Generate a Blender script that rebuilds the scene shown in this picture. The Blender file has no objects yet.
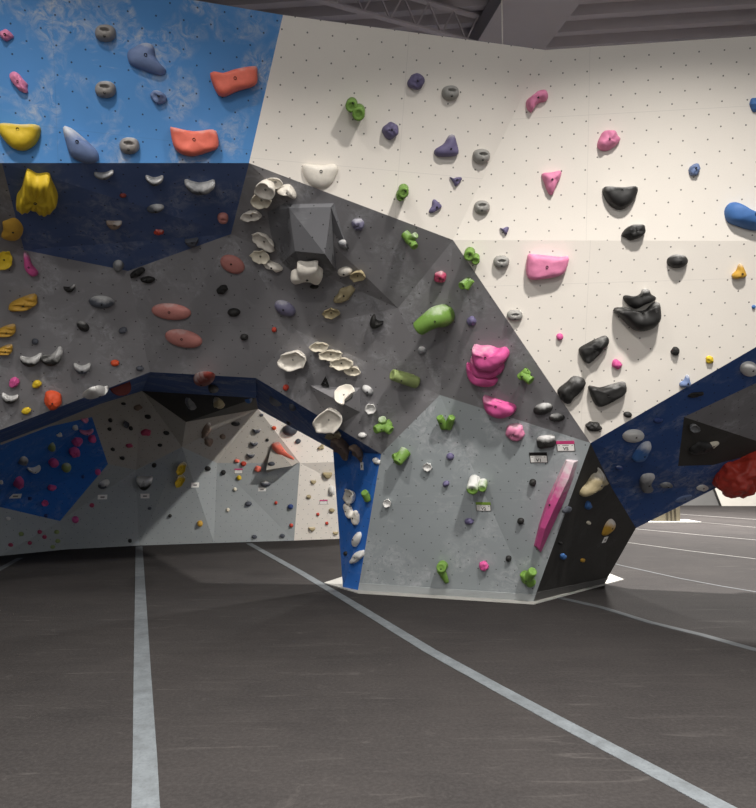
import bpy, bmesh, math, random
from mathutils import Vector, Matrix, noise, geometry
from mathutils.bvhtree import BVHTree
V3 = Vector
SC = bpy.context.scene
COL = SC.collection
# ------------------------------------------------------------------ camera
FPX, W, H = 650.0, 756, 808
PITCH = math.atan(61 / FPX)
CAM = V3((0, 0, 1.5))
cd = bpy.data.cameras.new('camera')
cam = bpy.data.objects.new('camera', cd)
COL.objects.link(cam)
cam.location = CAM
cam.rotation_euler = (math.pi / 2 + PITCH, 0, 0)
cd.sensor_fit = 'VERTICAL'
cd.sensor_height = 24
cd.lens = FPX / H * 24
cd.clip_end = 200
SC.camera = cam
# ------------------------------------------------------------------ world + exposure
SC.view_settings.view_transform = 'Standard'
SC.view_settings.look = 'None'
SC.view_settings.gamma = 1
SC.view_settings.use_curve_mapping = False
SC.view_settings.exposure = 0.0
wd = bpy.data.worlds.new('world')
SC.world = wd
wd.use_nodes = True
wd.node_tree.nodes['Background'].inputs[0].default_value = (0.97, 0.98, 1.0, 1)
wd.node_tree.nodes['Background'].inputs[1].default_value = 0.62
# ------------------------------------------------------------------ lamps of the hall (high bay lamps under the roof) and an added fill lamp
def lamp(x, y, z, size, power, col=(1, .965, .92), tilt=0.0, spread=math.pi):
    l = bpy.data.lights.new('hall_or_fill_lamp', 'AREA')
    l.shape = 'DISK'; l.size = size; l.energy = power; l.color = col; l.spread = spread
    o = bpy.data.objects.new('hall_or_fill_lamp', l); COL.objects.link(o)
    o.location = (x, y, z); o.rotation_euler = (tilt, 0, 0)
    return o
lamp(1.9, 1.7, 6.4, .45, 640, spread=2.3)
lamp(-1.9, 1.35, 6.4, .45, 350, spread=2.25)
lamp(-1.5, -7.5, 6.6, 2.5, 1100)  # added fill lamp behind the camera, brightens the far wall through the arch
lamp(3.6, 7.6, 5.9, .35, 1100)
lamp(9.0, 17.0, 6.9, 1.0, 4200)
lamp(3.5, 20.0, 6.9, 1.0, 1500)

# ------------------------------------------------------------------ helpers
_d = (math.cos(PITCH), math.sin(PITCH))
def ray(px, py):
    x = (px - W / 2) / FPX; u = (H / 2 - py) / FPX
    return V3((x, _d[0] - u * _d[1], _d[1] + u * _d[0])).normalized()
def P(px, py, Y):
    r = ray(px, py); return CAM + r * (Y / r.y)
def PZ(px, py, z):
    r = ray(px, py); return CAM + r * ((z - CAM.z) / r.z)
def PL(px, py, a, b, c):
    n = (b - a).cross(c - a); r = ray(px, py)
    return CAM + r * ((a - CAM).dot(n) / r.dot(n))
def proj(p):
    q = p - CAM
    f = q.y * _d[0] + q.z * _d[1]; u = -q.y * _d[1] + q.z * _d[0]
    return (W / 2 + FPX * q.x / f, H / 2 - FPX * u / f)

def srgb(h):
    if isinstance(h, str):
        h = h.lstrip('#'); v = [int(h[i:i + 2], 16) / 255 for i in (0, 2, 4)]
    else: v = h
    return tuple((c / 12.92 if c <= .04045 else ((c + .055) / 1.055) ** 2.4) for c in v) + (1,)

class NT:
    def __init__(s, name):
        s.m = bpy.data.materials.new(name); s.m.use_nodes = True
        s.t = s.m.node_tree; s.b = s.t.nodes['Principled BSDF']
    def n(s, typ, **kw):
        x = s.t.nodes.new(typ)
        for k, v in kw.items(): setattr(x, k, v)
        return x
    def l(s, a, b): s.t.links.new(a, b)
    def math(s, op, a, b=None, c=None):
        x = s.n('ShaderNodeMath', operation=op)
        for i, v in enumerate((a, b, c)):
            if v is None: continue
            if isinstance(v, (int, float)): x.inputs[i].default_value = v
            else: s.l(v, x.inputs[i])
        return x.outputs[0]
    def vm(s, op, a, b=None):
        x = s.n('ShaderNodeVectorMath', operation=op)
        for i, v in enumerate((a, b)):
            if v is None: continue
            if isinstance(v, tuple): x.inputs[i].default_value = v
            else: s.l(v, x.inputs[i])
        return x
    def mix(s, f, a, b):
        x = s.n('ShaderNodeMix', data_type='RGBA')
        for i, v in ((0, f), (6, a), (7, b)):
            if isinstance(v, (int, float, tuple)): x.inputs[i].default_value = v
            else: s.l(v, x.inputs[i])
        return x.outputs[2]
    def noise(s, vec, scale, detail=4, rough=.55, dist=0):
        x = s.n('ShaderNodeTexNoise'); s.l(vec, x.inputs['Vector'])
        x.inputs['Scale'].default_value = scale; x.inputs['Detail'].default_value = detail
        x.inputs['Roughness'].default_value = rough; x.inputs['Distortion'].default_value = dist
        return x.outputs['Fac']
    def ramp(s, fac, a, b):
        x = s.n('ShaderNodeMapRange'); s.l(fac, x.inputs[0])
        x.inputs[1].default_value = a; x.inputs[2].default_value = b
        return x.outputs[0]

def panel_mat(name, col, chalk=0.0, dirt=.15, rough=.75, holes=True, dotcol=(.02, .018, .016, 1), spots=0.0):
    T = NT(name)
    uv = T.n('ShaderNodeUVMap').outputs[0]
    base = srgb(col)
    c = T.mix(T.ramp(T.noise(uv, 1.3, 5), .3, .75), base, tuple(v * (1 - dirt) for v in base[:3]) + (1,))
    if spots:   # grip texture: tiny darker speckle
        c = T.mix(T.math('MULTIPLY', T.ramp(T.noise(uv, 90, 2), .55, .8), spots), c, tuple(v * .55 for v in base[:3]) + (1,))
    if chalk:
        n1 = T.ramp(T.noise(uv, 2.4, 3, .5, .6), .48, .66)
        n2 = T.ramp(T.noise(uv, 10, 7, .75, 1.2), .42, .7)
        mp = T.n('ShaderNodeMapping'); T.l(uv, mp.inputs[0]); mp.inputs['Rotation'].default_value[2] = .6
        mp.inputs['Scale'].default_value = (1.0, 3.5, 1)
        n3 = T.ramp(T.noise(mp.outputs[0], 3.1, 4, .6, .8), .66, .8)
        f = T.math('MULTIPLY', T.math('ADD', T.math('MULTIPLY', n1, n2), T.math('MULTIPLY', n3, .4)), chalk)
        f = T.math('MINIMUM', f, .8)
        c = T.mix(f, c, (.55, .56, .58, 1))
    if holes:
        def d(off):
            p = T.vm('ADD', T.vm('SCALE', uv).outputs[0], (off, off, 0))
            p.inputs[0].links[0].from_node.inputs['Scale'].default_value = 5.0
            fr = T.vm('FRACTION', p.outputs[0]).outputs[0]
            sb = T.vm('SUBTRACT', fr, (.5, .5, 0)).outputs[0]
            ln = T.vm('MULTIPLY', sb, (1, 1, 0)).outputs[0]
            return T.vm('LENGTH', ln).outputs['Value']
        dm = T.math('MINIMUM', d(0.0), d(0.5))
        c = T.mix(T.math('MULTIPLY', T.math('LESS_THAN', dm, .034), .8), c, dotcol)
        # plywood joints
        sx = T.n('ShaderNodeSeparateXYZ'); T.l(uv, sx.inputs[0])
        def seam(o, per):
            fr = T.math('FRACT', T.math('MULTIPLY', o, 1 / per))
            return T.math('LESS_THAN', T.math('ABSOLUTE', T.math('SUBTRACT', fr, .5)), .0025 / per)
        s = T.math('MAXIMUM', seam(sx.outputs[0], 2.44), seam(sx.outputs[1], 1.22))
        c = T.mix(T.math('MULTIPLY', s, .12), c, (.05, .05, .05, 1))
    T.l(c, T.b.inputs['Base Color'])
    T.b.inputs['Roughness'].default_value = rough
    T.b.inputs['Specular IOR Level'].default_value = .25
    bp = T.n('ShaderNodeBump'); bp.inputs['Strength'].default_value = .12; bp.inputs['Distance'].default_value = .004
    T.l(T.noise(uv, 160, 2), bp.inputs['Height']); T.l(bp.outputs[0], T.b.inputs['Normal'])
    return T.m

M = {}
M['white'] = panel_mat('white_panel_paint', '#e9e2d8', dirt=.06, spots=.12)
M['white_shaded'] = panel_mat('shaded_white_panel_paint', '#aaa59d', dirt=.08, spots=.1)  # white paint again, with the far wall's shade darkened into the colour
M['grey'] = panel_mat('grey_panel_paint', '#9ba1a3', chalk=.85, dirt=.12, spots=.15)
M['grey_far'] = panel_mat('light_grey_panel_paint', '#a0a5a6', chalk=.15, dirt=.08, spots=.15, dotcol=(.1, .1, .1, 1))
M['darkgrey'] = panel_mat('dark_grey_panel_paint', '#868486', chalk=.5, dirt=.18)
M['midgrey'] = panel_mat('mid_grey_panel_paint', '#868888', chalk=.2, dirt=.12)
M['volgrey'] = panel_mat('volume_grey_paint', '#6f6f72', chalk=.5, dirt=.12)
M['black'] = panel_mat('charcoal_panel_paint', '#403e3b', chalk=.04, dirt=.2)
M['blue'] = panel_mat('blue_panel_paint', '#568fcb', chalk=1.15, dirt=.12)
M['navy'] = panel_mat('dark_blue_panel_paint', '#50628c', chalk=.4, dirt=.15)
M['underside'] = panel_mat('deep_blue_panel_paint', '#36558f', chalk=.5, dirt=.15)
M['royal'] = panel_mat('royal_blue_panel_paint', '#316dc0', chalk=.25, dirt=.12)

def simple_mat(name, col, rough=.6, metal=0, nscale=40, namp=.12, bump=.0):
    T = NT(name)
    tc = T.n('ShaderNodeTexCoord').outputs['Object']
    b = srgb(col)
    c = T.mix(T.noise(tc, nscale, 4), tuple(v * (1 - namp) for v in b[:3]) + (1,), tuple(min(1, v * (1 + namp)) for v in b[:3]) + (1,))
    T.l(c, T.b.inputs['Base Color']); T.b.inputs['Roughness'].default_value = rough; T.b.inputs['Metallic'].default_value = metal
    if bump:
        bp = T.n('ShaderNodeBump'); bp.inputs['Strength'].default_value = bump; bp.inputs['Distance'].default_value = .004
        T.l(T.noise(tc, nscale * 4, 3), bp.inputs['Height']); T.l(bp.outputs[0], T.b.inputs['Normal'])
    return T.m

HM = {}
def hold_mat(name, col, chalk, ax=1):
    k = (name, chalk, ax)
    if k in HM: return HM[k]
    T = NT(name + '_hold_resin' + ('_chalked' if chalk else ''))
    tc = T.n('ShaderNodeTexCoord')
    b = srgb(col)
    n = T.noise(tc.outputs['Object'], 35, 4, .6)
    c = T.mix(n, tuple(v * .86 for v in b[:3]) + (1,), tuple(min(1, v * 1.12) for v in b[:3]) + (1,))
    if chalk:
        sx = T.n('ShaderNodeSeparateXYZ'); T.l(tc.outputs['Generated'], sx.inputs[0])
        g = T.ramp(T.math('ADD', sx.outputs[ax], T.math('MULTIPLY', T.math('SUBTRACT', T.noise(tc.outputs['Object'], 14, 5), .5), .65)), .98 - .2 * chalk, 1.36 - .2 * chalk)
        c = T.mix(T.math('MULTIPLY', g, .5 + .15 * chalk), c, (.68, .67, .65, 1))
    T.l(c, T.b.inputs['Base Color']); T.b.inputs['Roughness'].default_value = .6
    T.b.inputs['Specular IOR Level'].default_value = .4
    bp = T.n('ShaderNodeBump'); bp.inputs['Strength'].default_value = .25; bp.inputs['Distance'].default_value = .003
    T.l(T.noise(tc.outputs['Object'], 220, 2), bp.inputs['Height']); T.l(bp.outputs[0], T.b.inputs['Normal'])
    HM[k] = T.m
    return T.m

def link(name, me, parent=None, loc=None):
    o = bpy.data.objects.new(name, me); COL.objects.link(o)
    if parent: o.parent = parent
    if loc is not None: o.location = loc
    return o
def tag(o, label=None, cat=None, group=None, kind=None):
    if label: o['label'] = label
    if cat: o['category'] = cat
    if group: o['group'] = group
    if kind: o['kind'] = kind
    return o

SURF = []   # (obj name, triangles) for ray casting
def uvset(me, pts_uv):
    l = me.uv_layers.new(name='UVMap')
    for p in me.polygons:
        for li in p.loop_indices:
            l.data[li].uv = pts_uv[me.loops[li].vertex_index]

def frame_of(pts):
    n = V3((0, 0, 0))
    for i in range(len(pts)):
        a, b = pts[i], pts[(i + 1) % len(pts)]
        n += a.cross(b)
    n.normalize()
    c = sum(pts, V3()) / len(pts)
    if n.dot(CAM - c) < 0: n = -n
    u = V3((0, 0, 1)).cross(n)
    if u.length < .05: u = V3((1, 0, 0))
    u.normalize()
    v = n.cross(u)
    return n, u, v

def panel(name, parent, polys, mat, thick=.03, desc='', uvo=(0, 0), label=None):
    """plywood panel: planar polygons with real thickness, uv in metres"""
    bm = bmesh.new(); uvl = bm.loops.layers.uv.new('UVMap')
    tris = []
    for pts in polys:
        n, u, v = frame_of(pts)
        tess = geometry.tessellate_polygon([pts])
        fr = [bm.verts.new(p) for p in pts]
        bk = [bm.verts.new(p - n * thick) for p in pts]
        def face(vs):
            try: f = bm.faces.new(vs)
            except ValueError: return
            for l in f.loops:
                q = l.vert.co; l[uvl].uv = (q.dot(u) + uvo[0], q.dot(v) + uvo[1])
            return f
        for t in tess:
            a, b, c = (pts[i] for i in t)
            tt = list(t)
            if (b - a).cross(c - a).dot(n) < 0: tt.reverse()
            face([fr[i] for i in tt]); face([bk[i] for i in reversed(tt)])
            tris.append((pts[tt[0]], pts[tt[1]], pts[tt[2]], n))
        k = len(pts)
        for i in range(k):
            j = (i + 1) % k
            face([fr[j], fr[i], bk[i], bk[j]])
    me = bpy.data.meshes.new(name); bm.to_mesh(me); bm.free()
    me.materials.append(mat)
    o = link(name, me, parent)
    SURF.append((desc or name, tris))
    if label: o['label'] = label
    return o

def box(name, x0, x1, y0, y1, z0, z1, mat, parent=None):
    bm = bmesh.new()
    bmesh.ops.create_cube(bm, size=1)
    for v in bm.verts:
        v.co = V3(((x0 + x1) / 2 + v.co.x * (x1 - x0), (y0 + y1) / 2 + v.co.y * (y1 - y0), (z0 + z1) / 2 + v.co.z * (z1 - z0)))
    me = bpy.data.meshes.new(name); bm.to_mesh(me); bm.free(); me.materials.append(mat)
    return link(name, me, parent)

def slab(name, pts, z0, z1, mat, parent=None):
    bm = bmesh.new()
    lo = [bm.verts.new((p[0], p[1], z0)) for p in pts]; hi = [bm.verts.new((p[0], p[1], z1)) for p in pts]
    bm.faces.new(hi); bm.faces.new(list(reversed(lo)))
    k = len(pts)
    for i in range(k): bm.faces.new([lo[i], lo[(i + 1) % k], hi[(i + 1) % k], hi[i]])
    bmesh.ops.recalc_face_normals(bm, faces=bm.faces)
    me = bpy.data.meshes.new(name); bm.to_mesh(me); bm.free(); me.materials.append(mat)
    return link(name, me, parent)

def structure(name):
    o = bpy.data.objects.new(name, None); COL.objects.link(o); o['kind'] = 'structure'; return o

# ------------------------------------------------------------------ floor
T = NT('charcoal_mat_carpet')
tc = T.n('ShaderNodeTexCoord').outputs['Object']
c = T.mix(T.ramp(T.noise(tc, .9, 6, .65), .3, .75), srgb('#353231'), srgb('#292727'))
c = T.mix(T.math('MULTIPLY', T.ramp(T.noise(tc, 45, 3, .7), .4, .75), .35), c, srgb('#4a4746'))
mp = T.n('ShaderNodeMapping'); T.l(tc, mp.inputs[0]); mp.inputs['Scale'].default_value = (.5, 4, 1)
c = T.mix(T.math('MULTIPLY', T.ramp(T.noise(mp.outputs[0], 2, 6, .6), .5, .8), .3), c, srgb('#1f1d1d'))
mp = T.n('ShaderNodeMapping'); T.l(tc, mp.inputs[0]); mp.inputs['Scale'].default_value = (.9, 7, 1); mp.inputs['Rotation'].default_value[2] = -.25
c = T.mix(T.math('MULTIPLY', T.ramp(T.noise(mp.outputs[0], 1.6, 7, .7, .7), .58, .75), .45), c, srgb('#5b5755'))
c = T.mix(T.math('MULTIPLY', T.ramp(T.noise(tc, 3.1, 7, .75, 1.5), .6, .75), .4), c, srgb('#55514f'))
T.l(c, T.b.inputs['Base Color']); T.b.inputs['Roughness'].default_value = .95
T.b.inputs['Specular IOR Level'].default_value = .1
bp = T.n('ShaderNodeBump'); bp.inputs['Strength'].default_value = .5; bp.inputs['Distance'].default_value = .01
T.l(T.noise(tc, 60, 4), bp.inputs['Height']); T.l(bp.outputs[0], T.b.inputs['Normal'])
floor = box('floor', -16, 26, -8, 27, -.3, 0, T.m)
tag(floor, kind='structure')

T = NT('grey_woven_tape')
tc = T.n('ShaderNodeTexCoord').outputs['Object']
c = T.mix(T.ramp(T.noise(tc, 7, 6, .7), .3, .7), srgb('#4f5356'), srgb('#6a7074'))
c = T.mix(T.math('MULTIPLY', T.ramp(T.noise(tc, 60, 2), .5, .7), .4), c, srgb('#47494b'))
T.l(c, T.b.inputs['Base Color']); T.b.inputs['Roughness'].default_value = .8
TAPE = T.m
M['worn_tape'] = simple_mat('worn_dark_tape', '#46494c', .8, nscale=6, namp=.35)
M['pale_tape'] = simple_mat('pale_seam_tape', '#7c7a77', .8)

def tape(pts, label, mat, wlist=None, wpx=None):
    """strip on the floor along pixel centre line; real constant width in metres"""
    c = [PZ(x, y, 0) for x, y in pts]
    w = wpx
    L, R = [], []
    for i, p in enumerate(c):
        t = (c[min(i + 1, len(c) - 1)] - c[max(i - 1, 0)]).normalized()
        s = V3((t.y, -t.x, 0)) * (w / 2)
        L.append(p - s); R.append(p + s)
    bm = bmesh.new(); z0, z1 = 0.0, .003
    rows = []
    for a, b in zip(L, R):
        rows.append([bm.verts.new((q.x, q.y, z)) for q, z in ((a, z0), (a, z1), (b, z1), (b, z0))])
    for r, s in zip(rows, rows[1:]):
        for i in range(4): bm.faces.new([r[i], r[(i + 1) % 4], s[(i + 1) % 4], s[i]])
    bm.faces.new(rows[0]); bm.faces.new(list(reversed(rows[-1])))
    bmesh.ops.recalc_face_normals(bm, faces=bm.faces)
    me = bpy.data.meshes.new('floor_tape'); bm.to_mesh(me); bm.free(); me.materials.append(mat)
    o = link('floor_tape', me)
    tag(o, label, 'floor tape', 'tape strips over the mat seams')
    return o

# ------------------------------------------------------------------ climbing walls: key points of the folded surface
zt = 5.0
T0, T1, T2, T3 = PZ(-130, -54, zt), PZ(283, 15, zt), PZ(545, 50, zt), PZ(860, 29, zt)
N = P(453, 240, 5.65)
C = PL(249, 163, T1, T2, N)
D = PL(2, 163, T0, T1, C); D0 = PL(-130, 163, T0, T1, C)
U0 = PL(-6, 40, T0, T1, C)
R = PL(756, 241, T2, N, T3); R1 = PL(860, 241, T2, N, T3)
S = P(590.5, 443, 6.25)
Z = PL(756, 347, R1, N, S); Z1 = PL(860, 288, R1, N, S)
J2 = P(128, 271, 6.15)
J1 = PL(231, 234, C, D, J2); J3 = PL(24, 250, C, D, J2)
J3 = P(24, 250, 5.75); J1 = P(231, 234, 5.85)
E9, E0, E1, E2, K = P(-130, 481, 6.5), P(0, 430, 6.65), P(150, 372, 6.85), P(256, 378, 6.85), P(381, 454, 7.1)
Pk = P(440, 395, 6.65)
Q = P(398, 308, 6.15)
Mm = P(296, 330, 6.45)
G9 = P(-130, 300, 5.6)
B0, B1, B2, B3 = PZ(358, 591, 0), PZ(533, 602, 0), PZ(604, 584, 0), PZ(343, 588, 0)
Wp = P(636, 528, 8.0); WW = P(612, 488, 7.2)
KF = P(333, 450, 8.2)
F9, F0, F1, F2, F3, F4, F5 = P(-130, 490, 8.3), P(0, 443, 8.9), P(58, 421, 9.5), P(100, 404, 10.0), P(142, 391, 10.8), P(186, 422, 11.4), P(258, 409, 12.6)
MB = P(256, 398, 8.5)

wf = structure('wall_front')
panel('blue_panel', wf, [[D, C, T1, T0, D0]], M['blue'], desc='upper blue panel')
panel('white_panel', wf, [[C, N, T2, T1]], M['white'], desc='upper left white panel')
panel('white_panel', wf, [[N, R, R1, T3, T2]], M['white'], desc='upper right white panel')
panel('white_panel', wf, [[N, S, Z, Z1, R1, R]], M['white'], desc='lower white panel')
panel('navy_panel', wf, [[C, J1, D], [J1, J3, D], [J1, J2, J3]], M['navy'], desc='dark blue overhang')
panel('dark_grey_panel', wf, [[D, J3, G9, D0], [J3, E0, E9, G9]], M['darkgrey'], desc='dark grey overhang')
panel('dark_grey_panel', wf, [[J3, J2, E0], [J2, E1, E0], [J2, J1, E1], [J1, E2, E1]], M['darkgrey'], desc='dark grey overhang')
panel('dark_grey_panel', wf, [[C, Q, J1], [C, N, Q], [J1, Q, Mm], [J1, Mm, E2]], M['darkgrey'], desc='dark grey overhang')
panel('dark_grey_panel', wf, [[Mm, K, E2], [Q, Pk, Mm], [Mm, Pk, K]], M['darkgrey'], desc='dark grey overhang')
panel('dark_grey_panel', wf, [[N, S, Pk], [N, Pk, Q]], M['darkgrey'], desc='dark grey overhang', uvo=(.05, .07))
panel('grey_panel', wf, [[Pk, S, B1], [Pk, B1, B0], [Pk, B0, K]], M['grey'], desc='grey pillar face')
panel('blue_panel', wf, [[K, B0, B3], [K, B3, KF]], M['royal'], desc='blue pillar side')
panel('charcoal_panel', wf, [[S, WW, B1], [WW, Wp, B2], [WW, B2, B1]], M['black'], desc='charcoal pillar side')
panel('grey_panel', wf, [[KF, B3, Wp], [B3, B2, Wp]], M['grey'], desc='pillar rear')
panel('blue_panel', wf, [[E9, E0, F0, F9], [E0, F1, F0], [E0, F2, F1], [E0, E1, F2], [E1, F3, F2], [E1, MB, F3], [E1, E2, MB], [E2, K, KF], [E2, KF, F5], [E2, F5, MB]], M['underside'], desc='arch underside')
panel('charcoal_panel', wf, [[F3, MB, F4], [MB, F5, F4]], M['black'], desc='charcoal underside')

X1 = PL(860, 415, S, Z, Wp); Z2 = PL(860, 334, S, Z, Wp)
def q(x, y): return PL(x, y, S, Z, Wp)
wr = structure('wall_right')
panel('blue_panel', wr, [[S, Z, Z1, Z2, q(684, 417), q(678, 466), q(713, 465), q(739, 458), q(756, 455), q(787, 451), q(716, 488), Wp, WW]], M['underside'], desc='right blue underside')
panel('grey_panel', wr, [[q(684, 417), Z2, X1, q(787, 451)]], M['darkgrey'], desc='right grey underside')
panel('charcoal_panel', wr, [[q(684, 417), q(787, 451), q(756, 455), q(739, 458), q(713, 465), q(678, 466)]], M['black'], desc='right charcoal underside')

# far wall seen through the arch
g9, g0, g1, g2, g3, g4, g5 = [PZ(x, y, 0) for x, y in ((-130, 571), (0, 556), (65, 549.5), (139, 545.5), (214, 543), (294, 540.5), (440, 535))]
b1, b2, b3 = P(60, 521, 11.6), P(108, 464, 11.5), P(92, 417, 10.6)
b0, b9, t0 = P(0, 507, 11.0), P(-130, 470, 10.2), P(30, 431, 9.3)
h1, h2, h3, h4, h5 = P(136, 470, 12.0), P(182, 447, 12.0), P(217, 463, 12.5), P(300, 463, 12.8), P(440, 460, 13.3)
h6 = PL(440, 380, F5, h4, h5)
wb = structure('wall_back')
panel('grey_panel', wb, [[g9, g0, b0, b9], [g0, g1, b1, b0]], M['grey_far'], desc='far left grey panel')
panel('blue_panel', wb, [[b0, b1, b2], [b0, b2, b3], [b0, b3, t0], [b0, t0, F0], [b0, F0, b9], [b9, F0, F9]], M['royal'], desc='far blue panel')
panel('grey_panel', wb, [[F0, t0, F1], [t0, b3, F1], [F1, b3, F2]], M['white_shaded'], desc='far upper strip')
panel('shaded_white_panel', wb, [[b3, h1, b2], [b3, F3, h1], [F3, h2, h1], [F3, F4, h2], [b3, F2, F3]], M['white_shaded'], desc='far offwhite hexagon')
panel('grey_panel', wb, [[b2, h1, b1], [h1, g2, b1], [g2, g1, b1]], M['grey_far'], desc='far grey panel')
panel('grey_panel', wb, [[h1, h2, g2], [h2, h3, g3], [h2, g3, g2]], M['grey_far'], desc='far middle grey panel')
panel('shaded_white_panel', wb, [[F4, F5, h2], [F5, h3, h2], [F5, h4, h3]], M['white_shaded'], desc='far offwhite top panel')
panel('grey_panel', wb, [[h3, h4, g4], [h3, g4, g3]], M['grey_far'], desc='far right grey panel')
panel('white_panel', wb, [[F5, h6, h5, h4], [h4, h5, g5], [h4, g5, g4]], M['white'], desc='far white panel')

# hall walls far on the right
wm = simple_mat('far_white_board', '#b5b1a9', .8, nscale=3)
gm = simple_mat('far_grey_board', '#5d5c5b', .85, nscale=3)
YB = PZ(720, 506, 0).y
wx = structure('wall_far')
panel('grey_panel', wx, [[V3((1.5, YB + .3, 0)), V3((24, YB + .3, 0)), V3((24, YB + .3, 8)), V3((1.5, YB + .3, 8))]], gm, desc='hall back wall')
a = P(722, 506, YB); b = P(708, 470, YB - .1)
panel('white_panel', wx, [[P(722, 506, YB), P(980, 506, YB), P(980, 330, YB), P(652, 330, YB)]], wm, desc='hall white wall')
wl = structure('wall_left')
panel('grey_panel', wl, [[V3((-15.5, -7, 0)), V3((-15.5, 26, 0)), V3((-15.5, 26, 8)), V3((-15.5, -7, 8))]], gm, desc='hall left wall')

# ------------------------------------------------------------------ ceiling : ribbed steel deck, girder, duct
dk = simple_mat('dark_painted_steel_deck', '#736d70', .7, nscale=2)
dk2 = simple_mat('painted_steel_girder', '#6b6668', .6, nscale=2)
bm = bmesh.new()
y = -8.0; prof = []
while y < 27:
    prof += [(y, 7.95), (y + .2, 7.95), (y + .22, 7.8), (y + .3, 7.8), (y + .32, 7.95)]
    y += .34
rot = .10
def cx(x, yy, z): return V3((x, yy - x * rot, z))
r0 = [bm.verts.new(cx(-16, yy, z)) for yy, z in prof]; r1 = [bm.verts.new(cx(26, yy, z)) for yy, z in prof]
u0 = [bm.verts.new(cx(-16, yy, 8.05)) for yy, z in (prof[0], prof[-1])]; u1 = [bm.verts.new(cx(26, yy, 8.05)) for yy, z in (prof[0], prof[-1])]
for i in range(len(prof) - 1): bm.faces.new([r0[i], r0[i + 1], r1[i + 1], r1[i]])
bm.faces.new([u0[0], u0[1], u1[1], u1[0]])
bmesh.ops.recalc_face_normals(bm, faces=bm.faces)
me = bpy.data.meshes.new('ceiling'); bm.to_mesh(me); bm.free(); me.materials.append(dk)
cl = link('ceiling', me); tag(cl, kind='structure')
def beam(name, p, q_, w, h, mat, parent=None):
    d = (q_ - p); L = d.length; d.normalize()
    s = d.cross(V3((0, 0, 1))).normalized(); u = s.cross(d)
    bm = bmesh.new(); vs = []
    for e in (p, q_):
        vs.append([bm.verts.new(e + s * a * w / 2 + u * b * h / 2) for a, b in ((-1, -1), (1, -1), (1, 1), (-1, 1))])
    for i in range(4): bm.faces.new([vs[0][i], vs[0][(i + 1) % 4], vs[1][(i + 1) % 4], vs[1][i]])
    bm.faces.new(vs[0]); bm.faces.new(list(reversed(vs[1]))); bmesh.ops.recalc_face_normals(bm, faces=bm.faces)
    me = bpy.data.meshes.new(name); bm.to_mesh(me); bm.free(); me.materials.append(mat)
    return link(name, me, parent)
# smooth wide duct box crossing the deck
a, b = PZ(500, 52, 7.6), PZ(575, -60, 7.6)
d_ = beam('air_duct', a + (a - b) * .6, b, 1.0, .3, dk2)
tag(d_, 'wide smooth grey air duct under the dark ribbed ceiling', 'air duct')
# open web joist
jo = bpy.data.objects.new('roof_joist', None); COL.objects.link(jo)
tag(jo, 'open web steel roof joist above the upper left white panel', 'roof joist')
ja, jb = PZ(190, -35, 7.35), PZ(420, 28, 7.35)
ja, jb = ja + (ja - jb) * .1, jb + (jb - ja) * .3
up = V3((0, 0, .4))
beam('top_chord', ja + up, jb + up, .07, .03, dk, jo)
beam('bottom_chord', ja, jb, .07, .03, dk, jo)
n_ = 22
for i in range(n_):
    a_ = ja.lerp(jb, i / n_); b_ = ja.lerp(jb, (i + 1) / n_)
    beam('web_bar', (a_ if i % 2 else a_ + up), (b_ + up if i % 2 else b_), .02, .02, dk, jo)
# hanging cable
ca = PZ(502.5, -12, 7.4)
cb = P(502.5, 41, T2.y + 1.0)
o = box('hanging_cable', -.006, .006, -.006, .006, 0, 2.9, simple_mat('pale_cable', '#9a9692'))
o.location = (cb.x, cb.y, 4.9)
tag(o, 'thin pale cable hanging down behind the upper white wall', 'cable')
# small raised light coving strip on the pillar foot
M['apron'] = simple_mat('pale_mat_apron', '#a09e99', .8, nscale=12)
ap = [PZ(324, 583.5, 0), PZ(358, 593.5, 0), PZ(534, 604.5, 0), PZ(624, 580, 0), PZ(606, 573, 0), PZ(350, 575, 0)]
tag(slab('trim_1', ap, 0, .012, M['apron']), kind='structure')
kick = simple_mat('grey_kick_strip', '#a3a7a8', .7, nscale=10)
def off(p, k): return p + k
# flat grey carpet skirt at the foot of the pillar
fr_n, _, _ = frame_of([Pk, B1, B0])
panel('grey_skirt', wf, [[B0 + fr_n * .006, B1 + fr_n * .006, B1.lerp(S, .055) + fr_n * .006, B0.lerp(K, .065) + fr_n * .006]], kick, thick=.004, desc='grey skirt')
SURF.pop()
fb_n, _, _ = frame_of([WW, B1, B2])
panel('dark_skirt', wf, [[B1 + fb_n * .006, B2 + fb_n * .006, B2.lerp(Wp, .12) + fb_n * .006, B1.lerp(S, .07) + fb_n * .006]], simple_mat('dark_kick_strip', '#5b5957', .8), thick=.004)
SURF.pop()

# far climbing pillar seen under the right overhang
yp = PZ(672, 522, 0).y
fp = bpy.data.objects.new('climbing_pillar', None); COL.objects.link(fp)
tag(fp, 'small distant tan climbing pillar with dark stripes far behind the right overhang', 'climbing pillar')
x0, x1 = P(655, 522, yp).x, P(680.5, 522, yp).x
tanm = simple_mat('tan_board', '#6e6755', .7)
box('body', x0, x1, yp, yp + .5, 0, 2.0, tanm, fp)
for k, xx in enumerate((667.5, 671.5, 675.5)):
    xm = P(xx, 522, yp).x
    box('stripe', xm - .02, xm + .02, yp - .012, yp, 0, 2.0, simple_mat('dark_stripe', '#3d3729', .7), fp)
box('foot_trim', x0 - .8, x1 + .45, yp - .25, yp + .6, 0, .02, M['apron'], fp)

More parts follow.
